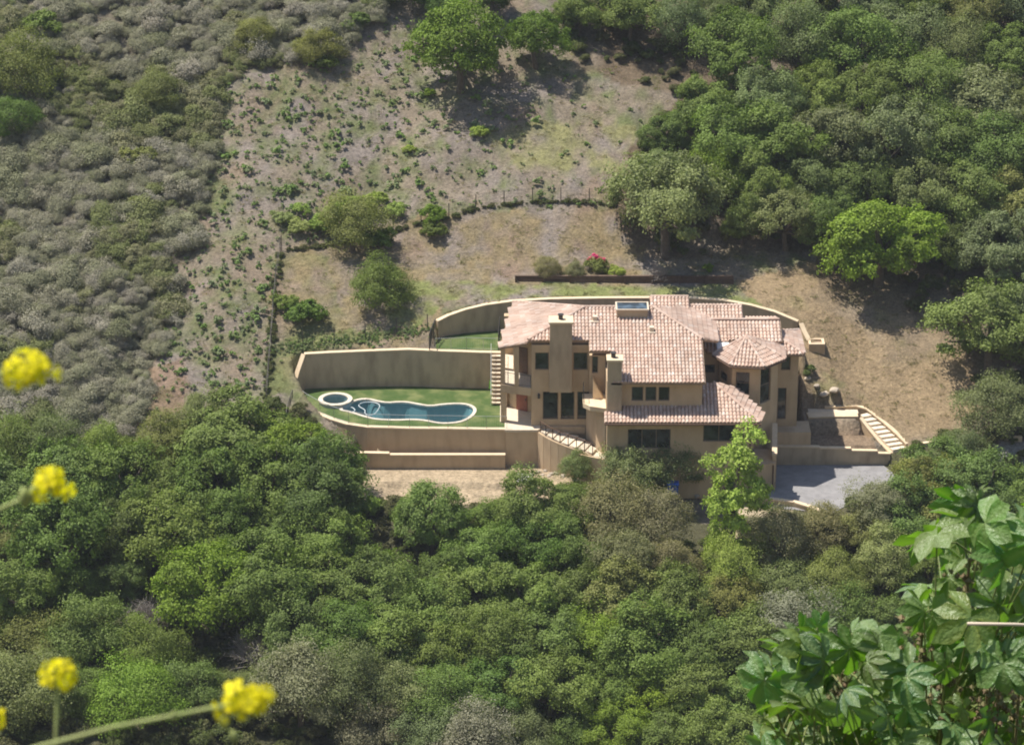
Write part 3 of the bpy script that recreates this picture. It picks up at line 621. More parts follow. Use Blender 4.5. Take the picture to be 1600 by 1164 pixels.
# wall behind the pool lawn
lw = [(-15.95, -3.42, 2.85), (-14, -3.2, 2.88), (-11, -2.95, 2.92), (-8, -2.9, 3.02), (-5, -3.15, 2.98), (-2.5, -3.3, 2.95), (-0.78, -3.4, 2.95), (0.09, -3.42, 2.95)]
curve_wall('retaining_wall', 'tall tan retaining wall along the back of the pool lawn', [(*p[:2], p[2]+.06, -.4) for p in lw], .32)
cl = H(478, 553, 2.9); c2_ = H(459, 610, 0.45)
curve_wall('retaining_wall', 'short sloping side wall closing the left end of the pool lawn', [(c2_.x, c2_.y, .5, -1.5), ((c2_.x-15.95)/2, (c2_.y-3.42)/2, 1.75, -1), (-15.9, -3.44, 2.9, -.5)], .3, side=1)
fr = P2([(459, 613), (464, 622), (480, 634), (500, 645), (522, 654), (545, 661), (575, 665.5), (640, 667.5), (700, 668), (760, 669), (792, 669)], 0.02)
fz = [-1.2, -1.6, -2.1, -2.5, -3, -3.2, -3.2, -3.2, -3.2, -3.2, -3.2]
curve_wall('retaining_wall', 'long tan retaining wall holding up the front edge of the pool lawn', [(p[0], p[1], .06, z) for p, z in zip(fr, fz)], .3, side=-1, m='stucco')
lg = [V(558, 707, -12.1), V(612, 709, -12.1), V(613, 712, -12.12), V(700, 710.5, -12.15), V(790, 711, -12.15)]
curve_wall('planter_wall', 'low cream topped ledge wall at the foot of the pool retaining wall', [(-11.75, -12.15, -1.55, -3.2), (-9.2, -12.2, -1.58, -3.2), (-9.1, -12.2, -1.70, -3.2), (-5, -12.2, -1.70, -3.2), (-0.5, -12.2, -1.70, -3.2)], .3, m='stucco')
mb = MB(); mb.prism([(-11.6, -12.0), (-0.6, -12.0), (-0.6, -11.35), (-11.3, -11.35)], -3.0, -1.95); o = mb.build('planting_soil', M['dirt']); tag(o, kind='structure')
mb = MB(); mb.prism([(-0.45, -11.6), (3.1, -11.6), (3.1, -10.9), (-0.45, -10.9)], -3.4, -.12); o = mb.build('patio_wall', M['stucco'], None); tag(o, 'blank tan retaining wall under the patio left of the curved steps', 'wall')
# curved wall behind the house
curve_wall('retaining_wall', 'long curved tan retaining wall sweeping behind the villa', [(x, y, z, 2.6) for (x, y), z in zip(CURVE, CURVEZ)], .32)
pl1 = H(1257, 518, 3.6)
curve_wall('retaining_wall', 'pale stub wall running down from the right end of the curved wall', [(22.35, 0.3, 4.0, 1.0), (22.6, -0.3, 3.5, 1.0), (22.9, -0.9, 3.05, .8)], .3, m='stucco')
# planter box at its end
pbx = thing('planter_box', 'square tan masonry planter box on the dry slope right of the villa', 'planter', (23.9, -1.0, 1.5))
mb = MB(); bxs = [(22.95, 24.2, -1.65, -1.45), (22.95, 24.2, -0.6, -0.4), (22.95, 23.15, -1.45, -0.6), (24.0, 24.2, -1.45, -0.6)]
for a in bxs: mb.box(*a, 0.7, 2.95)
mb.build('wall', M['stucco'], pbx); mb = MB()
for a in bxs: mb.box(a[0], a[1], a[2], a[3], 2.95, 3.03)
mb.build('coping', M['cap'], pbx); mb = MB(); mb.box(23.15, 24.0, -1.45, -.6, 1, 2.85); mb.build('soil', M['dirt'], pbx)

# ------------------------------------------------------------------ lawn, pool, spa
lawnm = mat('lawn_grass', (0.055, 0.098, 0.026), (0.092, 0.130, 0.042), 1.7, 0.9, 0.8, 30, stain=((0.26, 0.26, 0.11), 0.7, 0.7), spec=0.1)
def sheet(name, outer, holes, z, m):
    polys = [[Vector((p[0], p[1], 0)) for p in outer]]+[[Vector((p[0], p[1], 0)) for p in h] for h in holes]
    flat = [v for p in polys for v in p]; tri = tessellate_polygon(polys)
    me = bpy.data.meshes.new(name); me.from_pydata([(v.x, v.y, z) for v in flat], [], [tuple(t) for t in tri])
    bm = bmesh.new(); bm.from_mesh(me); bmesh.ops.recalc_face_normals(bm, faces=bm.faces)
    for f in bm.faces:
        if f.normal.z < 0: f.normal_flip()
    bm.to_mesh(me); bm.free(); me.materials.append(m); o = bpy.data.objects.new(name, me); link(o); o['kind'] = 'structure'; return o
SPA = [(SPA_C.x+1.2*math.cos(a), SPA_C.y+1.2*math.sin(a)) for a in [2*math.pi*i/32 for i in range(32)]]
lawn_o = sheet('lawn', grow(LAWN, .05), [POOL, SPA], 0.012, lawnm)
upper = [(-5.7, -2.8), (-4, -2.7), (-0.95, -3.0), (-0.9, 1.4), (-2, 1.3), (-3.6, .9), (-4.9, .4), (-5.7, -.1)]
sheet('upper_lawn', upper, [], 2.93, lawnm)
def water_mat(name, tint):
    m, t, b = new_mat(name); t.nodes.remove(b); N = t.nodes.new; L = t.links.new
    tr = N('ShaderNodeBsdfTransparent'); tr.inputs[0].default_value = (*tint, 1); gl = N('ShaderNodeBsdfGlossy'); gl.inputs[1].default_value = 0.06; fr_ = N('ShaderNodeFresnel'); fr_.inputs[0].default_value = 1.33
    tc = N('ShaderNodeTexCoord'); nz = N('ShaderNodeTexNoise'); nz.inputs['Scale'].default_value = 5; L(tc.outputs['Object'], nz.inputs['Vector']); bp = N('ShaderNodeBump'); bp.inputs['Strength'].default_value = .15; bp.inputs['Distance'].default_value = .05
    L(nz.outputs[0], bp.inputs['Height']); L(bp.outputs[0], gl.inputs['Normal']); L(bp.outputs[0], fr_.inputs['Normal'])
    ms = N('ShaderNodeMixShader'); L(fr_.outputs[0], ms.inputs[0]); L(tr.outputs[0], ms.inputs[1]); L(gl.outputs[0], ms.inputs[2]); L(ms.outputs[0], t.nodes['Material Output'].inputs[0]); return m
M['water'] = water_mat('pool_water', (0.68, 0.89, 0.90)); M['plaster'] = mat('pool_plaster', (0.28, 0.38, 0.42), (0.34, 0.43, 0.47), 1.2, .8)
M['spadark'] = mat('spa_plaster', (0.36, 0.40, 0.42), (0.42, 0.46, 0.48), 2, .8)
pc_ = (sum(p[0] for p in POOL)/len(POOL), sum(p[1] for p in POOL)/len(POOL))
pool = thing('swimming_pool', 'curvy blue swimming pool with pale stone edge set in the lawn', 'swimming pool', (*pc_, 0))
def ring_mesh(A, B, z0, z1, m, name, parent, v=None):
    n = len(A); mb = MB()
    for i in range(n):
        j = (i+1) % n; vs = [(*A[i], z0), (*A[j], z0), (*B[j], z0), (*B[i], z0), (*A[i], z1), (*A[j], z1), (*B[j], z1), (*B[i], z1)]
        mb.add(vs, [(0, 1, 5, 4), (1, 2, 6, 5), (2, 3, 7, 6), (3, 0, 4, 7), (4, 5, 6, 7), (3, 2, 1, 0)], rnd.random())
    o = mb.build(name, m, parent); bm = bmesh.new(); bm.from_mesh(o.data); bmesh.ops.recalc_face_normals(bm, faces=bm.faces); bm.to_mesh(o.data); bm.free(); return o
ring_mesh(POOL, grow(POOL, -.24), -.06, .06, M['coping'], 'coping', pool)
inner = grow(POOL, -.17); mb = MB(); n = len(inner); flr = grow(POOL, -.55)
for i in range(n):
    j = (i+1) % n; dz = lambda p: -1.0-0.9*min(1, max(0, (p[0]+14)/8))
    mb.add([(*inner[i], -.05), (*inner[j], -.05), (*flr[j], dz(flr[j])), (*flr[i], dz(flr[i]))], [(0, 1, 2, 3)])
tri = tessellate_polygon([[Vector((p[0], p[1], 0)) for p in flr]]); mb.add([(p[0], p[1], dz(p)) for p in flr], [tuple(t) for t in tri])
bs = mb.build('basin', M['plaster'], pool)
mb = MB(); wl = grow(POOL, -.18); tri = tessellate_polygon([[Vector((p[0], p[1], 0)) for p in wl]]); mb.add([(p[0], p[1], -.12) for p in wl], [tuple(t) for t in tri]); wo = mb.build('water', M['water'], pool)
bm = bmesh.new(); bm.from_mesh(wo.data)
for f in bm.faces:
    if f.normal.z < 0: f.normal_flip()
bm.to_mesh(wo.data); bm.free()
spa = thing('spa_tub', 'round raised stone spa tub at the left end of the pool', 'spa', (SPA_C.x, SPA_C.y, 0))
circ = lambda r, k=28: [(SPA_C.x+r*math.cos(2*math.pi*i/k), SPA_C.y+r*math.sin(2*math.pi*i/k)) for i in range(k)]
ring_mesh(circ(1.24), circ(1.0), -1.2, .22, M['spadark'], 'tub_wall', spa); ring_mesh(circ(1.31), circ(0.97), .22, .31, M['coping'], 'coping', spa)
mb = MB(); mb.add([(*p, -.7) for p in circ(1.02)], [tuple(range(28))]); mb.build('floor', M['spadark'], spa)
mb = MB(); mb.add([(*p, .05) for p in circ(1.01)], [tuple(range(28))]); mb.build('water', M['water'], spa)
mb = MB(); mb.bar((SPA_C.x+.1, SPA_C.y-.1, -.69), (SPA_C.x+.1, SPA_C.y-.1, -.55), .4, 16); mb.build('spa_seat', M['coping'], spa)
hp = [(462, 655), (458, 662), (468, 672), (485, 680), (498, 690), (495, 702), (502, 716), (525, 722), (555, 712), (572, 690), (585, 668), (582, 655), (560, 645), (530, 641), (500, 641), (475, 646)]
mb = MB(); mb.tube([H(440+a/3.81, 460+b/3.81, -.08) for a, b in chaikin([(p[0], p[1]) for p in hp], 1)], .032, 6); o = mb.build('pool_hose', M['hose'], sm=True); tag(o, 'looped pale cleaner hose floating at the left end of the pool', 'hose')
hp = [(365, 675), (380, 668), (400, 668), (425, 675), (438, 688), (430, 698), (410, 700)]
mb = MB(); mb.tube([H(440+a/3.81, 460+b/3.81, -.07) for a, b in hp], .035, 6); o = mb.build('pool_hose', M['hose'], sm=True); tag(o, 'short curl of pale hose in the dark shallow end beside the spa', 'hose')
# fences
fl = [(p[0]+.0, p[1]-.15, .05) for p in fr]
fo = railing(None, fl, 1.0, 0.14, 1.6, 'rail', 'lawn_fence', .016, .003); tag(fo, 'thin pale metal railing along the front edge of the pool lawn', 'fence')
fo = railing(None, [(-5.9, -2.7, 2.9), (-3.5, -2.5, 2.9), (-0.9, -2.7, 2.9)], 1.0, .13, 1.2, 'rail', 'yard_fence', .016, .003); tag(fo, 'thin pale railing at the edge of the small upper lawn', 'fence')
fo = railing(None, [(-6.35, -3.0, 2.9), (-6.2, -1.6, 2.9), (-5.95, -.3, 3.1)], 1.5, .1, .7, 'metal', 'metal_gate', .035); tag(fo, 'dark metal gate at the left end of the upper lawn wall', 'gate')
fo = railing(None, [(-1.05, -2.7, 2.9), (-1.0, -0.4, 2.9), (-0.95, 1.2, 2.9)], 1.3, .1, .8, 'metal', 'metal_gate', .03); tag(fo, 'dark metal gate between the upper lawn and the villa roof', 'gate')
fo = railing(None, [(-16.6, -7.9, 1.1), (-16.9, -9.4, .5), (-17.0, -10.6, -.1)], .7, .12, 1, 'metal', 'metal_fence', .025); tag(fo, 'dark metal fence outside the sloping left end wall of the pool lawn', 'fence')
# side stairs by the porch
st = thing('stairway', 'straight flight of pale steps down to the lawn at the left of the porch', 'stairs', (-0.9, -4.8, 0))
for k in range(12):
    z1 = 2.88-k*.24; y1 = -3.5-k*.27; mb = MB(); mb.box(-1.55, -0.88, y1-.30, y1, z1-.1, z1, rnd.random()); mb.build('tread', M['stone'], st)
mb = MB(); mb.add([(x, y, z) for x in (-1.5, -0.93) for y, z in ((-3.45, -.1), (-3.45, 2.75), (-6.6, -.1))], [(0, 2, 1), (3, 4, 5), (0, 1, 4, 3), (1, 2, 5, 4), (2, 0, 3, 5)]); mb.build('stringer', M['stucco'], st)
railing(st, [(-1.6, -3.5, 2.9), (-1.6, -6.7, 0.0)], .9, .13, 1.1, 'rail')
# patio and curved steps to the lower level
mb = MB(); mb.prism([(-0.55, -11.65), (1.9, -11.65), (2.2, -11.3), (2.2, -9.9), (1.4, -9.6), (1.4, -10.78), (-0.3, -10.1), (-0.55, -10.1)], -.1, .07); o = mb.build('patio', M['stone']); tag(o, kind='structure')
mb = MB(); mb.prism([(-.9, -10.0), (1.44, -10.78), (1.44, -6.4), (-.9, -6.4)], -.12, .06); o = mb.build('porch_floor', M['stone']); tag(o, kind='structure')
cs = thing('curved_steps', 'curving flight of pale stone steps with railing below the patio', 'stairs', (4, -12.5, -1.5))
A = [(2.1, -11.7), (2.5, -12.2), (3.0, -12.65), (3.55, -13.05), (4.15, -13.4), (4.75, -13.7), (5.35, -13.95), (5.95, -14.2)]
B = [(2.15, -10.9), (2.9, -11.05), (3.6, -11.15), (4.3, -11.35), (5.0, -11.65), (5.5, -12.1), (5.85, -12.7), (6.3, -13.3)]
N_ = len(A)-1; sz = []
for i in range(N_):
    z1 = -.03-.105*(i+.5); sz.append(z1); mb = MB(); mb.prism([A[i], A[i+1], B[i+1], B[i]], z1-.35, z1, rnd.random()); mb.build('tread', M['stone'], cs)
sz.append(sz[-1]-.17)
mb = MB()
for i in range(N_):
    a, b = Vector(A[i]), Vector(A[i+1]); d = (b-a).normalized(); n_ = Vector((d.y, -d.x))*.22; mb.prism([(a+n_)[:], (b+n_)[:], b[:], a[:]], -3.3, [sz[i]+.05, sz[i+1]+.05, sz[i+1]+.05, sz[i]+.05])
mb.build('stringer', M['stucco'], cs)
railing(cs, [(a[0]+.02, a[1]-.1, z+.05) for a, z in zip(A, sz)], .9, .3, 1, 'wood', rt=.035)
mb = MB(); mb.prism([(5.0, -14.0), (6.92, -15.0), (6.92, -12.2), (6.2, -12.7)], -2.2, -.90); mb.build('landing', M['stone'], cs)
mb = MB(); mb.prism([(5.0, -14.15), (6.92, -15.15), (6.92, -15.0), (5.0, -14.0)], -3.4, -.84); mb.build('wall', SG, cs)
mb = MB(); mb.prism([(2.25, -11.05), (5.5, -11.05), (5.5, -10.85), (2.25, -10.85)], -.5, .05); mb.build('wall', SG, cs)
# ------------------------------------------------------------------ right side: terraces, stairs, driveway
sheet('driveway', grow(DRIVE, .15), [], -3.5, M['drive'])
mb = MB()
def ribbon(pts, z1s, zb): return [(p.x, p.y, z, zb) for p, z in zip(pts, z1s)]
w1 = [H(1208, 725, -3.5), H(1290, 726, -3.5), H(1372, 727, -3.5)]
yW = -10.0
curve_wall('retaining_wall', 'stepped tan retaining wall along the back of the paved driveway',
           [(19.9, yW, -1.95, -3.7), (23.2, yW, -2.0, -3.7), (23.25, yW, -2.08, -3.7), (25.6, yW+.02, -2.12, -3.7), (25.65, yW+.02, -2.3, -3.7), (27.6, yW+.05, -2.35, -3.7), (27.65, yW+.05, -2.55, -3.7), (28.6, yW+.1, -2.6, -3.7)], .28)
curve_wall('retaining_wall', 'tan terrace wall in the house shadow above the brown terrace', [(22.6, -6.95, -.85, -2.4), (24.4, -6.8, -.85, -2.4), (26.4, -6.8, -.85, -2.4)], .9, m='stucco')
body_o = MB(); body_o.prism([(20.0, -9.7), (22.55, -9.7), (22.55, -7.5), (20.0, -7.5)], -3, -.95); o = body_o.build('terrace_block', M['stucco']); tag(o, 'blank tan masonry block in the shade at the right foot of the villa', 'wall')
curve_wall('retaining_wall', 'low curved cream topped wall around the outside of the garden steps', [(24.0, -5.2, -.75, -2.5), (26.4, -5.2, -.65, -2.5), (27.15, -5.65, -.72, -3), (28.25, -7.0, -1.2, -3.5), (29.2, -8.2, -1.7, -4), (29.85, -9.2, -2.1, -4.2)], .3, m='stucco')
curve_wall('retaining_wall', 'thin inner wall along the garden steps beside the brown terrace', [(26.55, -6.75, -1.0, -2.6), (27.0, -7.5, -1.42, -3), (27.9, -8.9, -2.15, -3.5), (28.6, -9.85, -2.6, -3.7)], .2, m='stucco', side=1)
gs = thing('garden_steps', 'flight of pale stone steps curving down the right end of the terrace', 'stairs', (28, -7.5, -2))
XS = 1.0
Ai = [(26.65, -6.15), (26.8, -6.6), (27.05, -7.0), (27.3, -7.4), (27.55, -7.8), (27.8, -8.2), (28.05, -8.6), (28.3, -9.0), (28.55, -9.4), (28.8, -9.8)]
Bo = [(27.7, -5.55), (28.2, -5.95), (28.65, -6.35), (29.05, -6.75), (29.45, -7.1), (29.8, -7.45), (30.15, -7.85), (30.45, -8.2), (30.7, -8.55), (30.95, -8.9)]
Bo = [(a[0]*.5+b[0]*.5, a[1]*.5+b[1]*.5) for a, b in zip(Ai, Bo)]
for i in range(9):
    z1 = -.98-.17*i; a0, a1, b0_, b1 = [Vector(v) for v in (Ai[i], Ai[i+1], Bo[i], Bo[i+1])]
    mb = MB(); mb.prism([a1[:], b1[:], b0_[:], a0[:]], z1-.5, z1, .8+.2*rnd.random()); mb.build('tread', M['stone'], gs)
mb = MB(); mb.prism([(22.7, -6.0), (26.5, -6.05), (26.5, -5.3), (22.7, -5.1)], -1.3, -.93); o = mb.build('terrace_paving', M['stone']); tag(o, kind='structure')
curve_wall('retaining_wall', 'shaded low wall behind the small patio at the right side of the villa', [(21.7, -3.5, 1.2, -1.5), (23.6, -3.6, 1.1, -1.5)], .3, m='stucco_grey')
curve_wall('retaining_wall', 'low slanted wall between the stone pile and the terrace patio', [(23.7, -4.6, -.1, -1.5), (25.9, -4.75, -.25, -1.5)], .25, m='stucco')
# boulders holding the bank
def rock_mesh(r, seed, fl=.7):
    bm = bmesh.new(); bmesh.ops.create_icosphere(bm, subdivisions=2, radius=r); rr = random.Random(seed)
    for v in bm.verts: v.co *= 1+.28*(mnoise.noise(v.co*1.7/r+Vector((seed*3.1, 0, 0))))+rr.uniform(-.05, .05); v.co.z *= fl
    me = bpy.data.meshes.new('boulder'); bm.to_mesh(me); bm.free(); me.materials.append(M['rock']); a = me.attributes.new('v', 'FLOAT', 'FACE'); a.data.foreach_set('value', np.full(len(me.polygons), rr.random(), np.float32)); return me
RM = [rock_mesh(1, s) for s in range(5)]
def boulder(px, py, s, off=.0, grp=None, lab='', sc=(1, .8, .6)):
    p = G(px, py)[0]; o = bpy.data.objects.new('boulder', rnd.choice(RM)); link(o); o.location = (p[0], p[1], p[2]+off+s*.2); o.scale = [s*q for q in sc]; o.rotation_euler = (rnd.uniform(-.2, .2), rnd.uniform(-.2, .2), rnd.uniform(0, 6)); tag(o, lab, 'boulder', grp)
boulder(1288, 615, .42, .1, None, 'cream boulder nearest the villa in the row of bank stones'); boulder(1303, 621, .48, .1, None, 'broad flat cream boulder at the right end of the bank stones')
boulder(1262, 592, .3, 0, None, 'small dark topped stone beside the right wall of the villa'); boulder(1276, 604, .3, 0, None, 'small stone just above and left of the cream bank boulders')
for k, (a, b, s) in enumerate([(842, 738, .22), (852, 736, .2), (862, 741, .24), (871, 739, .3), (880, 744, .26), (858, 744, .2), (848, 742, .16), (889, 741, .22)]):
    boulder(a, b, s, 0, 'loose stones heaped on the dirt below the patio wall', 'loose pale stone in the heap on the dirt below the patio wall')
boulder(1069, 415+8, .22, 0, None, 'small pale stone on the grass left of the timber wall end') if False else None
boulder(1181, 423, .22, 0, None, 'small white stone lying alone on the dry grass uphill of the villa')
# wing wall, corner pier and drive edge
curve_wall('garden_wall', 'sunlit wing wall stepping down at the right corner of the lower wing', [(19.6, -14.3, -.75, -3.8), (19.75, -12.4, -.4, -3.8), (19.85, -11.0, 0.35, -3.8)], .3, m='stucco', side=1)
mb = MB(); mb.prism([(17.8, -15.2), (19.55, -14.5), (19.6, -11.9), (17.8, -11.9)], -3.6, -1.35); o = mb.build('entry_terrace', M['stucco']); tag(o, 'small raised masonry landing between the lower wing and the wing wall', 'terrace')
mb = MB(); mb.bar((19.35, -14.62, -3.5), (19.35, -14.62, -1.5), .05, 8); o = mb.build('downpipe', M['wood']); tag(o, 'brown downpipe on the corner of the small raised landing', 'pipe')
e = [H(1176, 778, -3.1), H(1210, 780, -3.1), H(1240, 784, -3.1), H(1270, 793, -3.1), H(1300, 806, -3.1)]
curve_wall('kerb_wall', 'low curved cream topped wall at the near edge of the driveway', [(p.x, p.y, -3.1+.0, -5.6) for p in e], .3, m='stucco', side=1)
for k, (x0, y0, wd) in enumerate([(1392, 642, 0)]): pass
p = G(1460, 694)[0]; mb = MB(); mb.box(-1.2, 1.2, -.15, .15, -.3, .28); o = mb.build('low_wall', M['cap'], None); o.location = p; o.rotation_euler = (0, -.12, .1); tag(o, 'short pale low wall at the foot of the dry slope near the grey green tree', 'wall')
mb = MB(); mb.box(-1.3, 1.3, -.1, .1, -.2, .25); o = mb.build('low_wall', M['cap'], None); o.location = G(1570, 686)[0]; tag(o, 'short pale low wall behind the grey green tree at the right edge', 'wall')
# bin, board and rubble
bn = thing('recycling_bin', 'blue wheeled recycling bin behind the grey trees below the villa', 'bin', tuple(V(1051, 770, -17.0)))
bl = bn.location; mb = MB(); mb.prism([(bl.x-.4, bl.y-.3), (bl.x+.4, bl.y-.3), (bl.x+.4, bl.y+.3), (bl.x-.4, bl.y+.3)], bl.z, bl.z+.75); mb.build('body', M['blue'], bn)
mb = MB(); mb.box(bl.x-.45, bl.x+.45, bl.y-.36, bl.y+.36, bl.z+.75, bl.z+.83); mb.build('lid', M['blue'], bn)
for sx in (-.3, .3):
    mb = MB(); mb.bar((bl.x+sx-.04, bl.y+.3, bl.z+.08), (bl.x+sx+.04, bl.y+.3, bl.z+.08), .1, 10); mb.build('wheel', M['metal'], bn)
p = G(820, 749)[0]; mb = MB(); mb.box(-.58, .58, -.75, .75, .05, .16); o = mb.build('white_slab', M['white']); o.location = p; tag(o, 'white rectangular slab lying on the dirt below the patio', 'slab')
boulder(1090, 779, .4, .2, None, 'white rock at the end of the dirt patch right of the blue bin', (1.2, .6, .5))
# timber retaining wall behind
TWY = []
tw_root = thing('timber_wall', 'long low dark timber retaining wall on the grassy bank behind the villa', 'wall', tuple(G(975, 440)[0]))
ps = G(np.linspace(806, 1146, 12), np.full(12, 441.0)); yy = float(np.mean(ps[:, 1])); zz = float(np.mean(ps[:, 2])); x0, x1 = ps[0, 0], ps[-1, 0]
for k in range(8):
    a = x0+(x1-x0)*k/8; b = x0+(x1-x0)*(k+1)/8
    for j in range(3):
        mb = MB(); mb.box(a+.01, b-.01, yy-.1+.02*j, yy+.1+.02*j, zz-.25+j*.27, zz+j*.27, rnd.random()); mb.build('timber_plank', M['timber'], tw_root)
    mb = MB(); mb.box(a-.07, a+.07, yy-.24, yy-.11, zz-.4, zz+.62); mb.build('post', M['timber'], tw_root)

# ------------------------------------------------------------------ foliage
def cloud_mesh(name, P, Nn, size, m, v, aspect=0.6, jitter=0.45, curl=0.0):
    """one small rhombic leaf spray at each point P, facing roughly Nn"""
    n = len(P); N_ = Nn+rng.normal(0, jitter, (n, 3)); N_ /= np.linalg.norm(N_, axis=1)[:, None]+1e-9
    R = rng.normal(0, 1, (n, 3)); A = np.cross(N_, R); A /= np.linalg.norm(A, axis=1)[:, None]+1e-9; B = np.cross(N_, A)
    s = (size*rng.uniform(.6, 1.35, n))[:, None]
    V_ = np.stack([P-A*s, P-B*s*aspect+N_*s*.12, P+A*s, P+B*s*aspect+N_*s*.12], 1).reshape(-1, 3)
    me = bpy.data.meshes.new(name); me.vertices.add(4*n); me.vertices.foreach_set('co', V_.astype(np.float32).ravel())
    me.loops.add(4*n); me.loops.foreach_set('vertex_index', np.arange(4*n, dtype=np.int32)); me.polygons.add(n); me.polygons.foreach_set('loop_start', np.arange(0, 4*n, 4, dtype=np.int32))
    me.update(calc_edges=True); a = me.attributes.new('v', 'FLOAT', 'FACE'); a.data.foreach_set('value', np.clip(v, 0, 1).astype(np.float32)); me.materials.append(m); return me
def unit(n):
    d = rng.normal(0, 1, (n, 3)); return d/np.linalg.norm(d, axis=1)[:, None]
def crown_cloud(R=3.0, Hh=2.4, nb=16, ns=11, nl=70, leaf=0.13, low=-0.35, sub=0.42, spread=1.0, zc=0.0, squash=.85, gap=0.0):
    """points of a crown: big lobes -> sprays of lobes -> leaves"""
    C_ = []; k = 0
    while len(C_) < nb and k < 5000:
        k += 1; d = unit(1)[0]
        if d[2] < low: continue
        rr = rng.uniform(.45, .78); c = np.array([d[0]*R*rr, d[1]*R*rr, d[2]*Hh*rr]); br = R*rng.uniform(.22, .42)
        if all(np.linalg.norm(c-q[0]) > .62*min(br, q[1]) for q in C_): C_.append((c, br))
    Ps, Ns, Vs = [], [], []
    for c, br in C_:
        lobv = rng.normal(0, .10)
        D_ = unit(ns*2); D_ = D_[D_[:, 2] > -.55][:ns]
        for d in D_:
            if rng.random() < gap: continue
            sc_ = c+d*br*rng.uniform(.62, .95)*np.array([1, 1, squash]); sr = br*sub*rng.uniform(.7, 1.25); sv = lobv+rng.normal(0, .10)
            dd = unit(nl); dd[:, 2] = np.where(dd[:, 2] < -.5, -dd[:, 2], dd[:, 2]); rad = sr*rng.uniform(.35, 1.25, nl)
            P = sc_+dd*rad[:, None]*np.array([1, 1, .8])
            # drop leaves buried well inside another lobe
            keep = np.ones(nl, bool)
            for q, qr in C_:
                if q is not c: keep &= np.linalg.norm((P-q)/np.array([1, 1, squash]), axis=1) > .72*qr
            keep |= rng.random(nl) < .12
            out = dd*.55+d*.55+(P-0)/max(R, 1)*.75+np.array([0, 0, .5])
            Ps.append(P[keep]); Ns.append(out[keep]); Vs.append((.5+sv+rng.normal(0, .14, nl))[keep])
    P = np.concatenate(Ps); P[:, 2] += zc
    Nn = np.concatenate(Ns); Nn /= np.linalg.norm(Nn, axis=1)[:, None]; return P, Nn, np.concatenate(Vs), C_
M['oak'] = leaf_mat('oak_leaf', hue_c=None, trans=.3)
M['leaf2'] = leaf_mat('soft_leaf', trans=.34, rough=.6)
def trunk_mesh(name, R, Hb, lobes, r0=.22, zc=0):
    mb = MB(); top = Vector((rnd.uniform(-.3, .3), rnd.uniform(-.2, .2), Hb*.55)); mb.tube([(0, 0, -.5), (0.03, 0, .2), (top.x*.4, top.y*.4, Hb*.3), top], [r0*1.5, r0*1.1, r0*.9, r0*.8], 8)
    for c, br in lobes[:9]:
        e = Vector((c[0], c[1], c[2]+zc)); mid = top.lerp(e, .5)+Vector((rnd.uniform(-.2, .2), rnd.uniform(-.2, .2), rnd.uniform(-.25, .1)))
        mb.tube([top-Vector((0, 0, .15)), mid, e, e+(e-mid)*.3], [r0*.6, r0*.4, r0*.22, r0*.1], 6)
    o = mb.build(name, M['bark'], None, sm=True); me = o.data; bpy.data.objects.remove(o); return me
PROT = {}
def proto(key, n, m='oak', trunk=True, r0=.22, leafs=None, **kw):
    PROT[key] = []
    for i in range(n):
        P, Nn, v, Cc = crown_cloud(**kw); cm = cloud_mesh('crown', P, Nn, leafs or kw.get('leaf', .13), M[m], v)
        PROT[key].append((cm, trunk_mesh('trunk', kw.get('R', 3), kw.get('zc', 2.5)*1.3, Cc, r0, kw.get('zc', 2.5)) if trunk else None))
# unit of size: crown radius R = 3 m, crown centre zc above the ground
proto('oak', 7, R=3.0, Hh=2.6, nb=24, ns=13, nl=120, leaf=.074, zc=2.3, low=-.6, sub=.45)
proto('spread', 2, R=3.0, Hh=1.9, nb=22, ns=13, nl=120, leaf=.075, zc=2.1, gap=.06, low=-.45, sub=.4)
proto('airy', 4, m='leaf2', R=3.0, Hh=2.9, nb=30, ns=12, nl=80, leaf=.065, zc=2.5, sub=.65, gap=.12, low=-.7)
proto('tall', 2, m='leaf2', R=2.2, Hh=5.2, nb=30, ns=10, nl=52, leaf=.10, zc=5.2, sub=.6, gap=.14, low=-1)
proto('round', 4, m='leaf2', trunk=False, R=3.0, Hh=2.6, nb=24, ns=13, nl=100, leaf=.062, zc=1.2, low=-.35, sub=.6)
proto('shrub', 3, m='leaf2', trunk=False, R=3.0, Hh=2.2, nb=13, ns=9, nl=55, leaf=.16, zc=1.0, low=-.1, sub=.5)
def scale_col(c, a): return (c[0]*a, c[1]*a, c[2]*a, 1)
COLS = {'topoak': (.110, .172, .024), 'bright': (.155, .225, .028), 'mid': (.130, .180, .046), 'dark': (.092, .128, .036), 'olive': (.172, .185, .060), 'greygreen': (.150, .180, .078), 'brown': (.182, .178, .100), 'grey': (.220, .215, .145),
        'light': (.235, .310, .075), 'deep': (.095, .148, .030), 'lime': (.27, .34, .07), 'palegreen': (.245, .278, .125)}
NAMES = {'oak': ('oak_tree', 'tree'), 'spread': ('oak_tree', 'tree'), 'airy': ('leafy_tree', 'tree'), 'tall': ('sycamore_tree', 'tree'), 'round': ('round_bush', 'bush'), 'shrub': ('shrub', 'bush')}
ADJ = {'topoak': 'green', 'bright': 'bright green', 'mid': 'green', 'dark': 'dark green', 'olive': 'olive green', 'greygreen': 'grey green', 'brown': 'brownish', 'grey': 'grey', 'light': 'light green', 'deep': 'deep green', 'lime': 'lime green', 'palegreen': 'pale green'}
PLACED = []
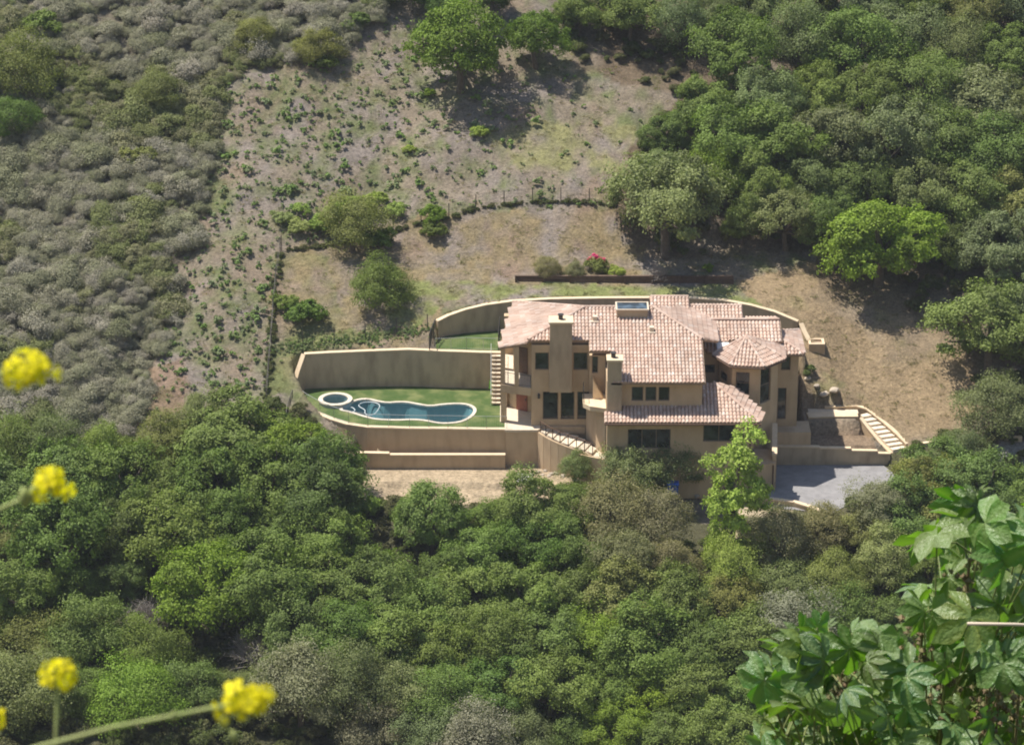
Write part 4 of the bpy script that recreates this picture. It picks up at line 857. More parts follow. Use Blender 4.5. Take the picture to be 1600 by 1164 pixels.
def plant(px, py, rpx, kind, colr, label=None, group=None, hs=1.0, ref=None):
    """a plant whose crown centre shows at (px,py) with half-width rpx"""
    k = rpx/5000*250/3.0; zc = {'oak': 2.3, 'spread': 2.1, 'airy': 2.5, 'tall': 5.2, 'round': 1.2, 'shrub': 1.0}[kind]*k*hs
    p = G(px, py, zc)[0]; cm, tm = PROT[kind][len(PLACED) % len(PROT[kind])]
    s_ = k*(3/2.2 if kind == 'tall' else 1); n, cat = NAMES[kind]; rz = rnd.uniform(0, 6.28)
    tint = rnd.uniform(.98, 1.22); c = COLS[colr]; cc = (c[0]*1.17*tint*rnd.uniform(.93, 1.08), c[1]*1.14*tint, c[2]*tint*rnd.uniform(.85, 1.15), 1)
    if tm is not None:
        r = thing(n, label, cat, p, rz, group); o = bpy.data.objects.new('trunk', tm); link(o, r)
        o2 = bpy.data.objects.new('crown', cm); link(o2, r); r.scale = (s_*rnd.uniform(.86, 1.14), s_*rnd.uniform(.86, 1.14), s_*hs)
    else:
        r = o2 = bpy.data.objects.new(n, cm); link(o2); o2.location = p; o2.rotation_euler = (0, 0, rz); o2.scale = (s_, s_, s_*hs); tag(o2, label, cat, group)
    o2.color = cc; PLACED.append((px, py, rpx, kind, colr, r)); return r
ORD = ['first', 'second', 'third', 'fourth', 'fifth', 'sixth', 'seventh', 'eighth', 'ninth', 'tenth', 'eleventh', 'twelfth', 'thirteenth', 'fourteenth', 'fifteenth', 'sixteenth', 'seventeenth', 'eighteenth']
def rows(defs, group, where):
    """defs: list of rows (top to bottom); each row a list of (px,py,r,kind,colour) left to right"""
    for name, row in defs:
        row = sorted(row); n = len(row)
        for i, t in enumerate(row):
            ordn = 'leftmost' if i == 0 else ('rightmost' if i == n-1 else ORD[i]+' from left')
            w_ = {'round': 'bush', 'shrub': 'bush'}.get(t[3], 'tree')
            t = (t[0], t[1], t[2]*rnd.uniform(.94, 1.34), t[3], t[4])
            plant(*t, label='%s %s, %s in the %s row %s' % (ADJ[t[4]], w_, ordn, name, where), group=group, hs=rnd.uniform(.9, 1.12))
O, A_, RB_, SH = 'oak', 'airy', 'round', 'shrub'
rows([('top', [(1175, 5, 55, O, 'greygreen'), (1262, -8, 60, O, 'olive'), (1350, 2, 58, O, 'greygreen'), (1430, -5, 60, O, 'mid'), (1510, 8, 60, A_, 'olive'), (1590, 0, 62, O, 'greygreen')]),
      ('second', [(1150, 85, 72, O, 'mid'), (1248, 62, 60, A_, 'greygreen'), (1335, 75, 68, O, 'mid'), (1425, 62, 66, O, 'greygreen'), (1500, 80, 58, A_, 'greygreen'), (1580, 92, 70, O, 'mid')]),
      ('third', [(1108, 165, 62, O, 'mid'), (1195, 160, 66, O, 'greygreen'), (1270, 150, 62, O, 'mid'), (1360, 150, 70, O, 'mid'), (1450, 140, 70, A_, 'mid'), (1530, 160, 66, O, 'greygreen'), (1605, 190, 60, O, 'olive')]),
      ('fourth', [(1040, 208, 46, O, 'mid'), (1145, 228, 58, O, 'mid'), (1225, 225, 62, O, 'mid'), (1310, 222, 66, O, 'greygreen'), (1392, 228, 66, O, 'greygreen'), (1478, 225, 68, O, 'mid'), (1562, 250, 68, A_, 'mid')]),
      ('fifth', [(1035, 270, 62, O, 'greygreen'), (1118, 272, 48, A_, 'bright'), (1190, 290, 62, O, 'mid'), (1268, 292, 62, O, 'greygreen'), (1345, 290, 62, O, 'dark'), (1430, 300, 68, O, 'greygreen'), (1515, 315, 68, O, 'mid'), (1600, 320, 66, O, 'olive')]),
      ('lowest', [(1042, 325, 72, O, 'greygreen'), (1160, 345, 42, O, 'mid'), (1228, 345, 60, O, 'greygreen'), (1300, 350, 50, O, 'mid'), (1475, 375, 60, O, 'dark'), (1562, 390, 72, O, 'greygreen')])],
     'oaks of the wood above and right of the villa', 'of the hillside wood')
plant(1375, 378, 96, 'oak', 'bright', 'big bright green oak standing alone at the edge of the dry slope')
plant(1548, 520, 92, 'oak', 'mid', 'broad green oak at the right edge below the hillside wood')
plant(1610, 470, 60, 'oak', 'greygreen', 'grey green oak behind the broad oak at the right edge')
plant(1560, 640, 62, 'airy', 'greygreen', 'sparse grey green tree leaning over the right edge of the dry slope')
plant(720, 76, 84, 'spread', 'topoak', 'bright green spreading oak on the cleared slope casting dark shade', hs=1.25)
plant(836, 62, 56, 'spread', 'topoak', 'slender tree with visible forked trunks right of the bright spreading oak', hs=1.25)
rows([('upper', [(640, -12, 45, RB_, 'dark'), (690, 2, 40, RB_, 'deep'), (770, -5, 50, O, 'dark'), (905, 20, 46, O, 'mid'), (985, 25, 60, O, 'mid'), (1062, 30, 46, A_, 'greygreen'), (1110, 20, 46, O, 'greygreen')])], 'trees along the top of the cleared slope', 'above the cleared slope')
# shrubs on and round the cleared slope
for t in [(30, 120, 78, RB_, 'olive', 'large olive green bush mass at the upper left corner edge'), (22, 190, 50, RB_, 'deep', 'dark green bush below the large olive bush at the left edge'), (248, 148, 48, RB_, 'olive', 'rounded olive bush standing out of the grey scrub at upper left'),
          (500, 80, 45, RB_, 'olive', 'olive bush at the lower edge of the scrub above the cleared slope'), (395, 62, 42, RB_, 'olive', 'yellowish green bush in the scrub at the top of the cleared slope'), (560, 38, 28, SH, 'mid', 'small dark green bush at the top left tip of the cleared slope'),
          (510, 100, 22, SH, 'dark', 'small dark bush just inside the top left corner of the cleared slope'), (215, 250, 30, SH, 'olive', 'small yellow green shrub in the middle of the grey scrub'), (70, 40, 36, SH, 'mid', 'green shrub high in the grey scrub at upper left'),
          (550, 350, 56, A_, 'olive', 'small leaning olive green tree above the round garden bush'), (592, 382, 32, SH, 'deep', 'dark green shrub at the right foot of the small leaning tree'), (590, 452, 58, RB_, 'mid', 'big round dark green bush on the bank above the pool'),
          (478, 494, 34, SH, 'deep', 'dark glossy green shrub on the bank left of the big round bush'), (445, 478, 24, SH, 'mid', 'small green shrub beside the wire fence on the left bank'), (672, 338, 26, SH, 'bright', 'yellow green shrub at the left end of the wire fence'),
          (678, 362, 22, SH, 'mid', 'small dark green shrub below the left end of the wire fence'), (540, 335, 34, SH, 'light', 'light green shrub behind the small leaning tree'), (590, 318, 26, SH, 'light', 'light green shrub uphill right of the small leaning tree'), (505, 352, 26, SH, 'light', 'light green shrub left of the small leaning tree'),
          (440, 345, 20, SH, 'palegreen', 'pale grey green shrub on the cleared slope above the fence corner'), (468, 330, 18, SH, 'light', 'small light green shrub above the fence on the cleared slope, left of three'), (620, 330, 20, SH, 'light', 'light green shrub between the leaning tree and the left end of the wire fence'), (470, 358, 22, SH, 'palegreen', 'pale green shrub just above the corner of the two wire fences'), (640, 236, 13, SH, 'light', 'small light green shrub in the middle of the cleared slope below the oak shade'), (750, 208, 17, SH, 'light', 'isolated light green shrub in the middle of the cleared slope'), (673, 147, 12, SH, 'bright', 'small round green shrub at the left end of the oak shade'),
          (855, 420, 25, RB_, 'brown', 'brownish green bush at the left end of the timber wall'), (900, 424, 20, RB_, 'brown', 'reddish brown bush left of the pink flowering bush'), (963, 428, 17, SH, 'lime', 'yellow green bush right of the pink flowering bush'),
          (1108, 420, 12, SH, 'bright', 'small bright green bush behind the right end of the timber wall'), (1165, 228, 20, SH, 'mid', 'x'), (1150, 290, 36, SH, 'bright', 'bright green shrub between oaks at the left side of the wood'), (1498, 410, 30, SH, 'lime', 'pale yellow green shrub in the gap right of the big bright oak'),
          (1265, 580, 14, SH, 'dark', 'small dark bush in the shade at the right wall of the villa'), (880, 678, 11, RB_, 'palegreen', 'small round pale green bush below the glazed doors'), (560, 800, 34, SH, 'light', 'bright grassy green shrub in the gap below the dirt path'),
          (600, 835, 26, SH, 'light', 'x'), (700, 845, 20, SH, 'light', 'bright green shrub under the open crowned oak'), (590, 790, 22, SH, 'bright', 'x')]:
    if t[5] != 'x': plant(*t)
# pink flowering bush
pb = PROT['shrub'][0][0]
r = plant(932, 418, 22, SH, 'olive', 'bush with bright pink flowers behind the timber wall')
P, Nn, v, _ = crown_cloud(R=3.0, Hh=2.2, nb=7, ns=8, nl=40, leaf=.2, zc=1.3, low=.1)
fm_ = leaf_mat('pink_flower', base=(.78, .12, .32), lo=.7, hi=1.4, trans=.3); fo = bpy.data.objects.new('flowers', cloud_mesh('flowers', P, Nn, .16, fm_, v)); link(fo, r); fo.scale = (.8, .8, 1.12); fo.location = (.4, -.2, .1)
# woodland below the pool and villa
rows([('top', [(372, 690, 66, O, 'mid'), (440, 702, 60, O, 'bright'), (500, 742, 56, O, 'mid'), (265, 690, 56, A_, 'olive'), (165, 712, 52, RB_, 'mid'), (85, 700, 52, A_, 'greygreen'), (15, 705, 52, A_, 'mid'), (320, 660, 40, A_, 'greygreen')]),
      ('second', [(20, 775, 55, O, 'mid'), (100, 770, 60, O, 'mid'), (185, 762, 60, O, 'mid'), (265, 760, 60, O, 'mid'), (345, 768, 62, O, 'deep'), (425, 765, 62, O, 'mid'), (500, 785, 60, O, 'dark')]),
      ('third', [(10, 850, 55, RB_, 'olive'), (95, 848, 76, O, 'deep'), (188, 835, 66, O, 'dark'), (268, 832, 62, O, 'mid'), (345, 835, 60, O, 'deep'), (430, 842, 60, O, 'mid'), (510, 850, 55, O, 'mid')]),
      ('fourth', [(20, 930, 62, O, 'mid'), (110, 930, 50, RB_, 'mid'), (188, 905, 44, O, 'dark'), (330, 920, 72, O, 'bright'), (420, 915, 70, O, 'mid'), (505, 925, 66, O, 'mid'), (590, 925, 58, O, 'mid')]),
      ('fifth', [(150, 1000, 60, RB_, 'mid'), (50, 1010, 60, RB_, 'olive'), (240, 1030, 52, RB_, 'mid'), (460, 990, 60, O, 'mid'), (540, 1000, 60, O, 'deep'), (620, 1000, 62, O, 'mid')]),
      ('lowest', [(40, 1095, 62, RB_, 'greygreen'), (130, 1085, 48, RB_, 'mid'), (215, 1095, 56, RB_, 'bright'), (300, 1085, 52, RB_, 'mid'), (385, 1095, 50, RB_, 'greygreen'), (470, 1080, 54, A_, 'grey'), (545, 1075, 52, A_, 'greygreen')])],
     'trees of the lower wood left of the open crowned oak', 'of the lower left wood')
plant(676, 815, 62, 'spread', 'mid', 'open crowned oak with dark visible limbs right below the dirt path', hs=1.25)
plant(1146, 800, 54, 'tall', 'light', 'tall light green sycamore in front of the right corner of the villa', hs=1.12)
plant(1140, 896, 50, 'airy', 'light', 'broader light green leafy tree just below the tall sycamore', hs=1.2)
plant(1190, 860, 30, 'airy', 'light', 'small light green tree at the right foot of the sycamore')
plant(985, 745, 50, 'airy', 'greygreen', 'tall grey green tree in front of the wide lower windows', hs=1.25)
plant(898, 732, 27, 'airy', 'greygreen', 'grey green tree in front of the foot of the curved steps', hs=1.2)
plant(1050, 738, 46, 'airy', 'greygreen', 'grey green tree between the wide window and the sycamore', hs=1.1)
rows([('top', [(762, 818, 44, O, 'mid'), (834, 806, 52, O, 'mid'), (898, 795, 56, O, 'mid'), (962, 808, 52, A_, 'brown'), (1030, 815, 46, A_, 'brown')]),
      ('second', [(700, 900, 40, O, 'mid'), (755, 870, 52, O, 'mid'), (830, 860, 54, O, 'deep'), (900, 862, 50, O, 'mid'), (975, 880, 52, A_, 'brown'), (1050, 885, 50, A_, 'brown')]),
      ('third', [(668, 960, 55, O, 'mid'), (745, 945, 60, O, 'mid'), (822, 935, 60, O, 'mid'), (900, 935, 60, O, 'mid'), (980, 945, 60, O, 'olive'), (1055, 950, 58, O, 'mid'), (1130, 955, 58, O, 'olive')]),
      ('fourth', [(700, 1030, 60, O, 'mid'), (780, 1010, 60, A_, 'mid'), (860, 1005, 60, O, 'mid'), (940, 1010, 60, A_, 'bright'), (1020, 1020, 60, O, 'mid'), (1100, 1025, 60, O, 'mid'), (1180, 1020, 58, O, 'mid')]),
      ('fifth', [(620, 1080, 55, A_, 'greygreen'), (700, 1100, 56, A_, 'mid'), (780, 1085, 56, O, 'deep'), (860, 1080, 60, O, 'mid'), (940, 1085, 55, O, 'mid'), (1020, 1095, 55, O, 'bright'), (1100, 1090, 62, O, 'mid'), (1175, 1095, 60, O, 'mid')]),
      ('lowest', [(590, 1150, 50, RB_, 'grey'), (670, 1160, 50, RB_, 'greygreen'), (745, 1160, 50, A_, 'grey'), (820, 1155, 46, A_, 'greygreen'), (895, 1155, 48, RB_, 'mid'), (965, 1150, 52, O, 'bright'), (1045, 1160, 50, O, 'mid'), (1125, 1160, 54, O, 'mid')])],
     'trees of the lower wood in front of the villa', 'of the lower middle wood')
rows([('top', [(1452, 768, 50, O, 'olive'), (1468, 745, 55, O, 'mid'), (1530, 770, 52, O, 'mid'), (1600, 775, 56, O, 'mid'), (1372, 792, 42, A_, 'brown'), (1500, 712, 38, A_, 'greygreen')]),
      ('second', [(1215, 850, 44, A_, 'brown'), (1285, 835, 50, A_, 'brown'), (1345, 835, 48, O, 'olive'), (1425, 815, 52, O, 'mid'), (1500, 830, 52, O, 'olive'), (1580, 850, 56, O, 'mid')]),
      ('third', [(1225, 920, 48, A_, 'greygreen'), (1300, 910, 48, A_, 'olive'), (1450, 900, 50, O, 'mid'), (1530, 910, 56, O, 'mid')]),
      ('lowest', [(1235, 985, 50, A_, 'grey'), (1305, 980, 50, RB_, 'mid'), (1400, 985, 55, O, 'mid'), (1490, 990, 56, O, 'mid'), (1570, 1000, 56, O, 'mid')])],
     'trees of the lower wood below the driveway', 'of the wood below the driveway')
plant(1385, 872, 50, 'airy', 'palegreen', 'pale grey green tree with dark trunk left of the castor plant', hs=1.2)
# bare grey bushes
def dead(px, py, rpx, label):
    k = rpx/20; p = G(px, py, k*.6)[0]; mb = MB()
    for i in range(130):
        a = rnd.uniform(0, 6.28); e = rnd.uniform(.25, 1.45); L_ = k*rnd.uniform(.7, 1.3); d = Vector((math.cos(a)*math.cos(e), math.sin(a)*math.cos(e), math.sin(e)))
        q = [Vector((0, 0, 0)), d*L_*.5+Vector((0, 0, .06)), d*L_]; mb.tube(q, [.035, .022, .01], 4, rnd.random())
        for j in range(7):
            s = q[1].lerp(q[2], rnd.random()); e2 = s+Vector((rnd.gauss(0, 1), rnd.gauss(0, 1), rnd.gauss(.5, 1))).normalized()*L_*.32; mb.bar(s, e2, .012, 3, .005, rnd.random(), caps=False)
    o = mb.build('bare_bush', M['twig']); o.location = p; tag(o, label, 'bush')
dead(402, 1015, 42, 'bare grey twiggy bush below the big bright oak at lower left'); dead(225, 960, 36, 'bare grey bush between dark oaks at lower left'); dead(1030, 428, 19, 'leafless grey bush in front of the timber retaining wall'); dead(235, 868, 24, 'small bare grey bush among the dark oaks'); dead(1215, 905, 26, 'bare grey twigs left of the brownish trees below the driveway')

# ------------------------------------------------------------------ scatter of scrub, tufts, undergrowth: instanced real meshes on points
def hidden_proto(meshes, name):
    c = bpy.data.collections.new(name)
    for i, me in enumerate(meshes):
        o = bpy.data.objects.new(name+'_piece', me); c.objects.link(o)
    return c
def scatter(name, pts, scales, coll, n, tilt=.15):
    me = bpy.data.meshes.new(name); me.vertices.add(len(pts)); me.vertices.foreach_set('co', np.asarray(pts, np.float32).ravel())
    a = me.attributes.new('sc', 'FLOAT', 'POINT'); a.data.foreach_set('value', np.asarray(scales, np.float32))
    rot = np.stack([rng.normal(0, tilt, len(pts)), rng.normal(0, tilt, len(pts)), rng.uniform(0, 6.28, len(pts))], 1); a = me.attributes.new('rt', 'FLOAT_VECTOR', 'POINT'); a.data.foreach_set('vector', rot.astype(np.float32).ravel())
    a = me.attributes.new('ix', 'INT', 'POINT'); a.data.foreach_set('value', rng.integers(0, n, len(pts)).astype(np.int32))
    o = bpy.data.objects.new(name, me); link(o); o['kind'] = 'stuff'
    ng = bpy.data.node_groups.new(name, 'GeometryNodeTree'); ng.interface.new_socket('Geometry', in_out='INPUT', socket_type='NodeSocketGeometry'); ng.interface.new_socket('Geometry', in_out='OUTPUT', socket_type='NodeSocketGeometry')
    N = ng.nodes.new; L = ng.links.new; gi = N('NodeGroupInput'); go = N('NodeGroupOutput'); ip = N('GeometryNodeInstanceOnPoints'); ci = N('GeometryNodeCollectionInfo')
    ci.inputs['Collection'].default_value = coll; ci.inputs['Separate Children'].default_value = True; ci.inputs['Reset Children'].default_value = True
    def na(nm, t): x = N('GeometryNodeInputNamedAttribute'); x.data_type = t; x.inputs['Name'].default_value = nm; return [s for s in x.outputs if s.enabled and s.name == 'Attribute'][0]
    ip.inputs['Pick Instance'].default_value = True
    L(gi.outputs[0], ip.inputs['Points']); L(ci.outputs[0], ip.inputs['Instance']); L(na('ix', 'INT'), ip.inputs['Instance Index'])
    e2r = N('FunctionNodeEulerToRotation'); L(na('rt', 'FLOAT_VECTOR'), e2r.inputs[0]); L(e2r.outputs[0], ip.inputs['Rotation']); L(na('sc', 'FLOAT'), ip.inputs['Scale'])
    L(ip.outputs[0], go.inputs[0]); md = o.modifiers.new('scatter', 'NODES'); md.node_group = ng; return o
def in_zone_pts(poly, n, clear=0):
    xs = [p[0] for p in poly]; ys = [p[1] for p in poly]; out = []
    px = rng.uniform(max(min(xs), -150), min(max(xs), 1750), n); py = rng.uniform(max(min(ys), -120), min(max(ys), 1300), n)
    k = inpoly(px, py, poly); px = px[k]; py = py[k]; p = G(px, py); return px, py, p
def bush_proto(leaf, nb, ns, nl, m, n=4, R=1.0, Hh=.7, twigs=0, **kw):
    out = []
    for i in range(n):
        P, Nn, v, Cc = crown_cloud(R=R, Hh=Hh, nb=nb, ns=ns, nl=nl, leaf=leaf, zc=.35, low=-.1, **kw); out.append(cloud_mesh('bush', P, Nn, leaf, m, v))
    return out
m_scrub = leaf_mat('sage_scrub_leaf', lo=.6, hi=1.4, trans=.15, rough=.8, spec=.1, ramp=[(0, (.29, .275, .19)), (1, (.33, .295, .235)), (.18, (.26, .26, .16)), (.36, (.32, .295, .22)), (.52, (.245, .25, .14)), (.68, (.30, .28, .20)), (.84, (.34, .315, .25))])
m_scrub2 = leaf_mat('olive_scrub_leaf', lo=.65, hi=1.35, trans=.25, rough=.8, spec=.1, ramp=[(0, (.225, .24, .10)), (1, (.26, .25, .14)), (.4, (.20, .22, .09)), (.7, (.245, .235, .13))])
m_tuft = leaf_mat('tuft_leaf', lo=.6, hi=1.4, trans=.2, ramp=[(0, (.25, .35, .10)), (1, (.28, .33, .17)), (.3, (.20, .30, .075)), (.6, (.26, .31, .13))])
m_under = leaf_mat('undergrowth_leaf', lo=.55, hi=1.4, trans=.2, ramp=[(0, (.10, .125, .03)), (1, (.14, .145, .055)), (.4, (.11, .135, .033)), (.7, (.13, .125, .05))])
m_dry = leaf_mat('dry_grass', lo=.6, hi=1.4, trans=.5, ramp=[(0, (.30, .24, .14)), (1, (.38, .31, .20)), (.5, (.26, .22, .16)), (.8, (.24, .25, .12))])
sc_c = hidden_proto(bush_proto(.036, 9, 10, 84, m_scrub, 5, sub=.9, Hh=.5), 'scrub'); so_c = hidden_proto(bush_proto(.045, 9, 9, 60, m_scrub2, 4, sub=.75), 'olivescrub'); un_c = hidden_proto(bush_proto(.07, 9, 8, 44, m_under, 4, sub=.7), 'under')
tf_me = bush_proto(.16, 5, 6, 16, m_tuft, 4, Hh=.75); tf_c = hidden_proto(tf_me, 'tuft')
def tuft_grass(m, n=3):
    out = []
    for i in range(n):
        k = 26; P = rng.normal(0, .45, (k, 3)); P[:, 2] = .22; Nn = rng.normal(0, 1, (k, 3)); Nn[:, 2] *= .15; out.append(cloud_mesh('grass', P, Nn, .30, m, rng.random(k), aspect=.16, jitter=.05))
    return out
dg_c = hidden_proto(tuft_grass(m_dry), 'drygrass')
px, py, p = in_zone_pts(SCRUB, 7000); s_ = rng.lognormal(-.4, .36, len(p)).clip(.3, 1.6)*(.8+.5*fbm(p[:, 0], p[:, 1], 6, 2, 77)); p = p-[0, 0, .1]; k = fbm(p[:, 0], p[:, 1], 7, 3, 91)+rng.normal(0, .06, len(p)) > .61; scatter('sage_scrub', p[~k], s_[~k], sc_c, 5); scatter('olive_scrub', p[k], s_[k], so_c, 4)
px, py, p = in_zone_pts(LOWWOOD, 3800); k = ~((px > 560) & (px < 870) & (py < 790)) & ~((px > 1000) & (px < 1240) & (py < 850)) & ~inpoly(p[:, 0], p[:, 1], grow(DRIVE, 1.0)) & ~inpoly(p[:, 0], p[:, 1], grow(HOUSE, 1.0)) & ~inpoly(p[:, 0], p[:, 1], grow(LAWN, 1.0)) & ~inpoly(p[:, 0], p[:, 1], grow(TER2, 1.5))
p = p[k]; scatter('wood_undergrowth', p, rng.uniform(.35, 1.0, len(p)), un_c, 4)
px, py, p = in_zone_pts(RIGHTWOOD, 2600); k = ~((px > 1100) & (py > 375) & (px < 1420)) & ~((px < 1000)&(py>100)); p2 = p[k & (rng.random(len(p)) < .8)]; scatter('hillside_undergrowth', p2, rng.uniform(.3, .8, len(p2)), un_c, 4)
CLEAR = [(330, 120), (400, 108), (520, 92), (600, 30), (860, 40), (1060, 150), (985, 240), (965, 330), (690, 330), (510, 385), (435, 390), (415, 640), (240, 660), (262, 398), (305, 385)]
px, py, p = in_zone_pts(CLEAR, 5200)
dens = np.clip(1.25-(px-350)/520, .10, 1)*np.clip(.3+1.6*fbm(p[:, 0], p[:, 1], 4, 2, 5), 0, 1); k = rng.random(len(p)) < dens*.85; p = p[k]; sz = rng.lognormal(-1.65, .48, len(p)).clip(.08, .55)
idx = np.argsort(-sz); big = idx[:200]; small = idx[200:]
scatter('low_weeds', p[small], sz[small], tf_c, 4)
for i in big:
    o = bpy.data.objects.new('green_tuft', tf_me[int(rng.integers(0, 4))]); link(o); o.location = p[i]; o.scale = (sz[i],)*3; o.rotation_euler = (0, 0, rnd.uniform(0, 6)); tag(o, 'small green tuft growing on the bare cleared slope', 'plant', 'green tufts dotted over the cleared slope')
# dry grass over the open slopes, yard and bank
OPEN = [(300, 100), (600, 20), (870, 30), (1070, 150), (1000, 400), (1280, 400), (1480, 490), (1550, 700), (1400, 690), (1330, 640), (1250, 590), (1250, 510), (1200, 475), (960, 462), (690, 490), (680, 530), (470, 545), (440, 640), (240, 680)]
px, py, p = in_zone_pts(OPEN, 4500); k = rng.random(len(p)) < np.clip(.25+1.3*fbm(p[:, 0], p[:, 1], 3, 2, 15), 0, 1); p = p[k]; scatter('dry_grass', p, rng.uniform(.15, .38, len(p)), dg_c, 3)
# weeds along the fence lines
def line_pts(pp, n, j=5):
    q = np.array(pp, float); seg = np.linalg.norm(np.diff(q, axis=0), axis=1); t = rng.uniform(0, seg.sum(), n); cs_ = np.concatenate([[0], np.cumsum(seg)])
    x = np.interp(t, cs_, q[:, 0])+rng.normal(0, j, n); y = np.interp(t, cs_, q[:, 1])+rng.normal(0, j*.4, n); return G(x, y)
FL1 = [(965, 322), (900, 316), (820, 318), (740, 328), (700, 342), (640, 355), (560, 375), (500, 387), (440, 392)]; FL2 = [(438, 395), (430, 450), (424, 530), (416, 630)]; FL3 = [(425, 548), (480, 540), (560, 530), (668, 515)]
p = np.concatenate([line_pts(FL1, 230, 3), line_pts(FL2, 100, 3)]); scatter('fence_weeds', p, rng.uniform(.10, .30, len(p)), un_c, 4)
p = line_pts(FL3, 420, 16); scatter('bank_weeds', p, rng.uniform(.06, .2, len(p)), tf_c, 4)
def wire_fence(pp, label, h=1.3, step=42):
    q = np.array(pp, float); seg = np.linalg.norm(np.diff(q, axis=0), axis=1); cs_ = np.concatenate([[0], np.cumsum(seg)]); n = max(2, int(cs_[-1]/step)); t = np.linspace(0, cs_[-1], n+1)
    P = G(np.interp(t, cs_, q[:, 0]), np.interp(t, cs_, q[:, 1])); root = thing('wire_fence', label, 'fence', P[n//2])
    for a in P: mb = MB(); mb.bar((a[0], a[1], a[2]-.3), (a[0], a[1], a[2]+h), .035, 6); mb.build('post', M['metal'], root)
    mb = MB()
    for i in range(n):
        for k in range(5):
            z = h*(.1+.22*k); a, b = Vector(P[i]), Vector(P[i+1]); mb.bar(a+Vector((0, 0, z)), b+Vector((0, 0, z)), .006, 3, caps=False)
        for k in range(int((Vector(P[i+1])-Vector(P[i])).length/.3)):
            t_k = k*.3/(Vector(P[i+1])-Vector(P[i])).length; a = Vector(P[i]).lerp(Vector(P[i+1]), t_k); mb.bar(a+Vector((0, 0, .05)), a+Vector((0, 0, h*.98)), .004, 3, caps=False)
    mb.build('wire', M['metal'], root, kind='stuff')
wire_fence(FL1, 'thin wire fence on posts curving across the slope above the villa'); wire_fence(FL2, 'dark wire fence running straight down the slope left of the pool'); wire_fence(FL3, 'thin wire fence on posts along the bank above the pool wall')

# ------------------------------------------------------------------ castor bean plants on the near slope
def leaf_material(name, c_leaf, c_vein, trans=.34, rough=.38):
    m, t, b = new_mat(name); N = t.nodes.new; L = t.links.new
    at = N('ShaderNodeAttribute'); at.attribute_name = 'vein'; oi = N('ShaderNodeObjectInfo'); sc = N('ShaderNodeVectorMath'); sc.operation = 'MULTIPLY'; sc.inputs[0].default_value = c_leaf; L(oi.outputs['Color'], sc.inputs[1])
    nz = N('ShaderNodeTexNoise'); nz.inputs['Scale'].default_value = 14; tc = N('ShaderNodeTexCoord'); L(tc.outputs['Object'], nz.inputs['Vector']); mr = N('ShaderNodeMapRange'); mr.inputs[3].default_value = .7; mr.inputs[4].default_value = 1.3; L(nz.outputs[0], mr.inputs[0])
    s2 = N('ShaderNodeVectorMath'); s2.operation = 'SCALE'; L(sc.outputs[0], s2.inputs[0]); L(mr.outputs[0], s2.inputs['Scale'])
    mx = N('ShaderNodeMix'); mx.data_type = 'RGBA'; L(at.outputs['Fac'], mx.inputs[0]); L(s2.outputs[0], mx.inputs[6]); mx.inputs[7].default_value = (*c_vein, 1)
    bpn = N('ShaderNodeTexNoise'); bpn.inputs['Scale'].default_value = 9; bpn.inputs['Detail'].default_value = 4; L(tc.outputs['Object'], bpn.inputs['Vector']); bp = N('ShaderNodeBump'); bp.inputs['Strength'].default_value = .35; bp.inputs['Distance'].default_value = .04; L(bpn.outputs[0], bp.inputs['Height']); L(bp.outputs[0], b.inputs['Normal'])
    L(mx.outputs[2], b.inputs['Base Color']); b.inputs['Roughness'].default_value = rough; b.inputs['Specular IOR Level'].default_value = .65
    tr = N('ShaderNodeBsdfTranslucent'); s3 = N('ShaderNodeVectorMath'); s3.operation = 'MULTIPLY'; L(mx.outputs[2], s3.inputs[0]); s3.inputs[1].default_value = (1.3, 1.9, .3); L(s3.outputs[0], tr.inputs[0])
    ms = N('ShaderNodeMixShader'); ms.inputs[0].default_value = trans; L(b.outputs[0], ms.inputs[1]); L(tr.outputs[0], ms.inputs[2]); L(ms.outputs[0], t.nodes['Material Output'].inputs[0]); return m
M['castor'] = leaf_material('castor_leaf', (.084, .155, .028), (.20, .28, .09))
M['cstem'] = mat('castor_stem', (.14, .20, .05), (.19, .19, .07), 8, .5, spec=.4); M['cfruit'] = mat('castor_fruit', (.15, .17, .06), (.22, .13, .08), 20, .6, attr=.3)
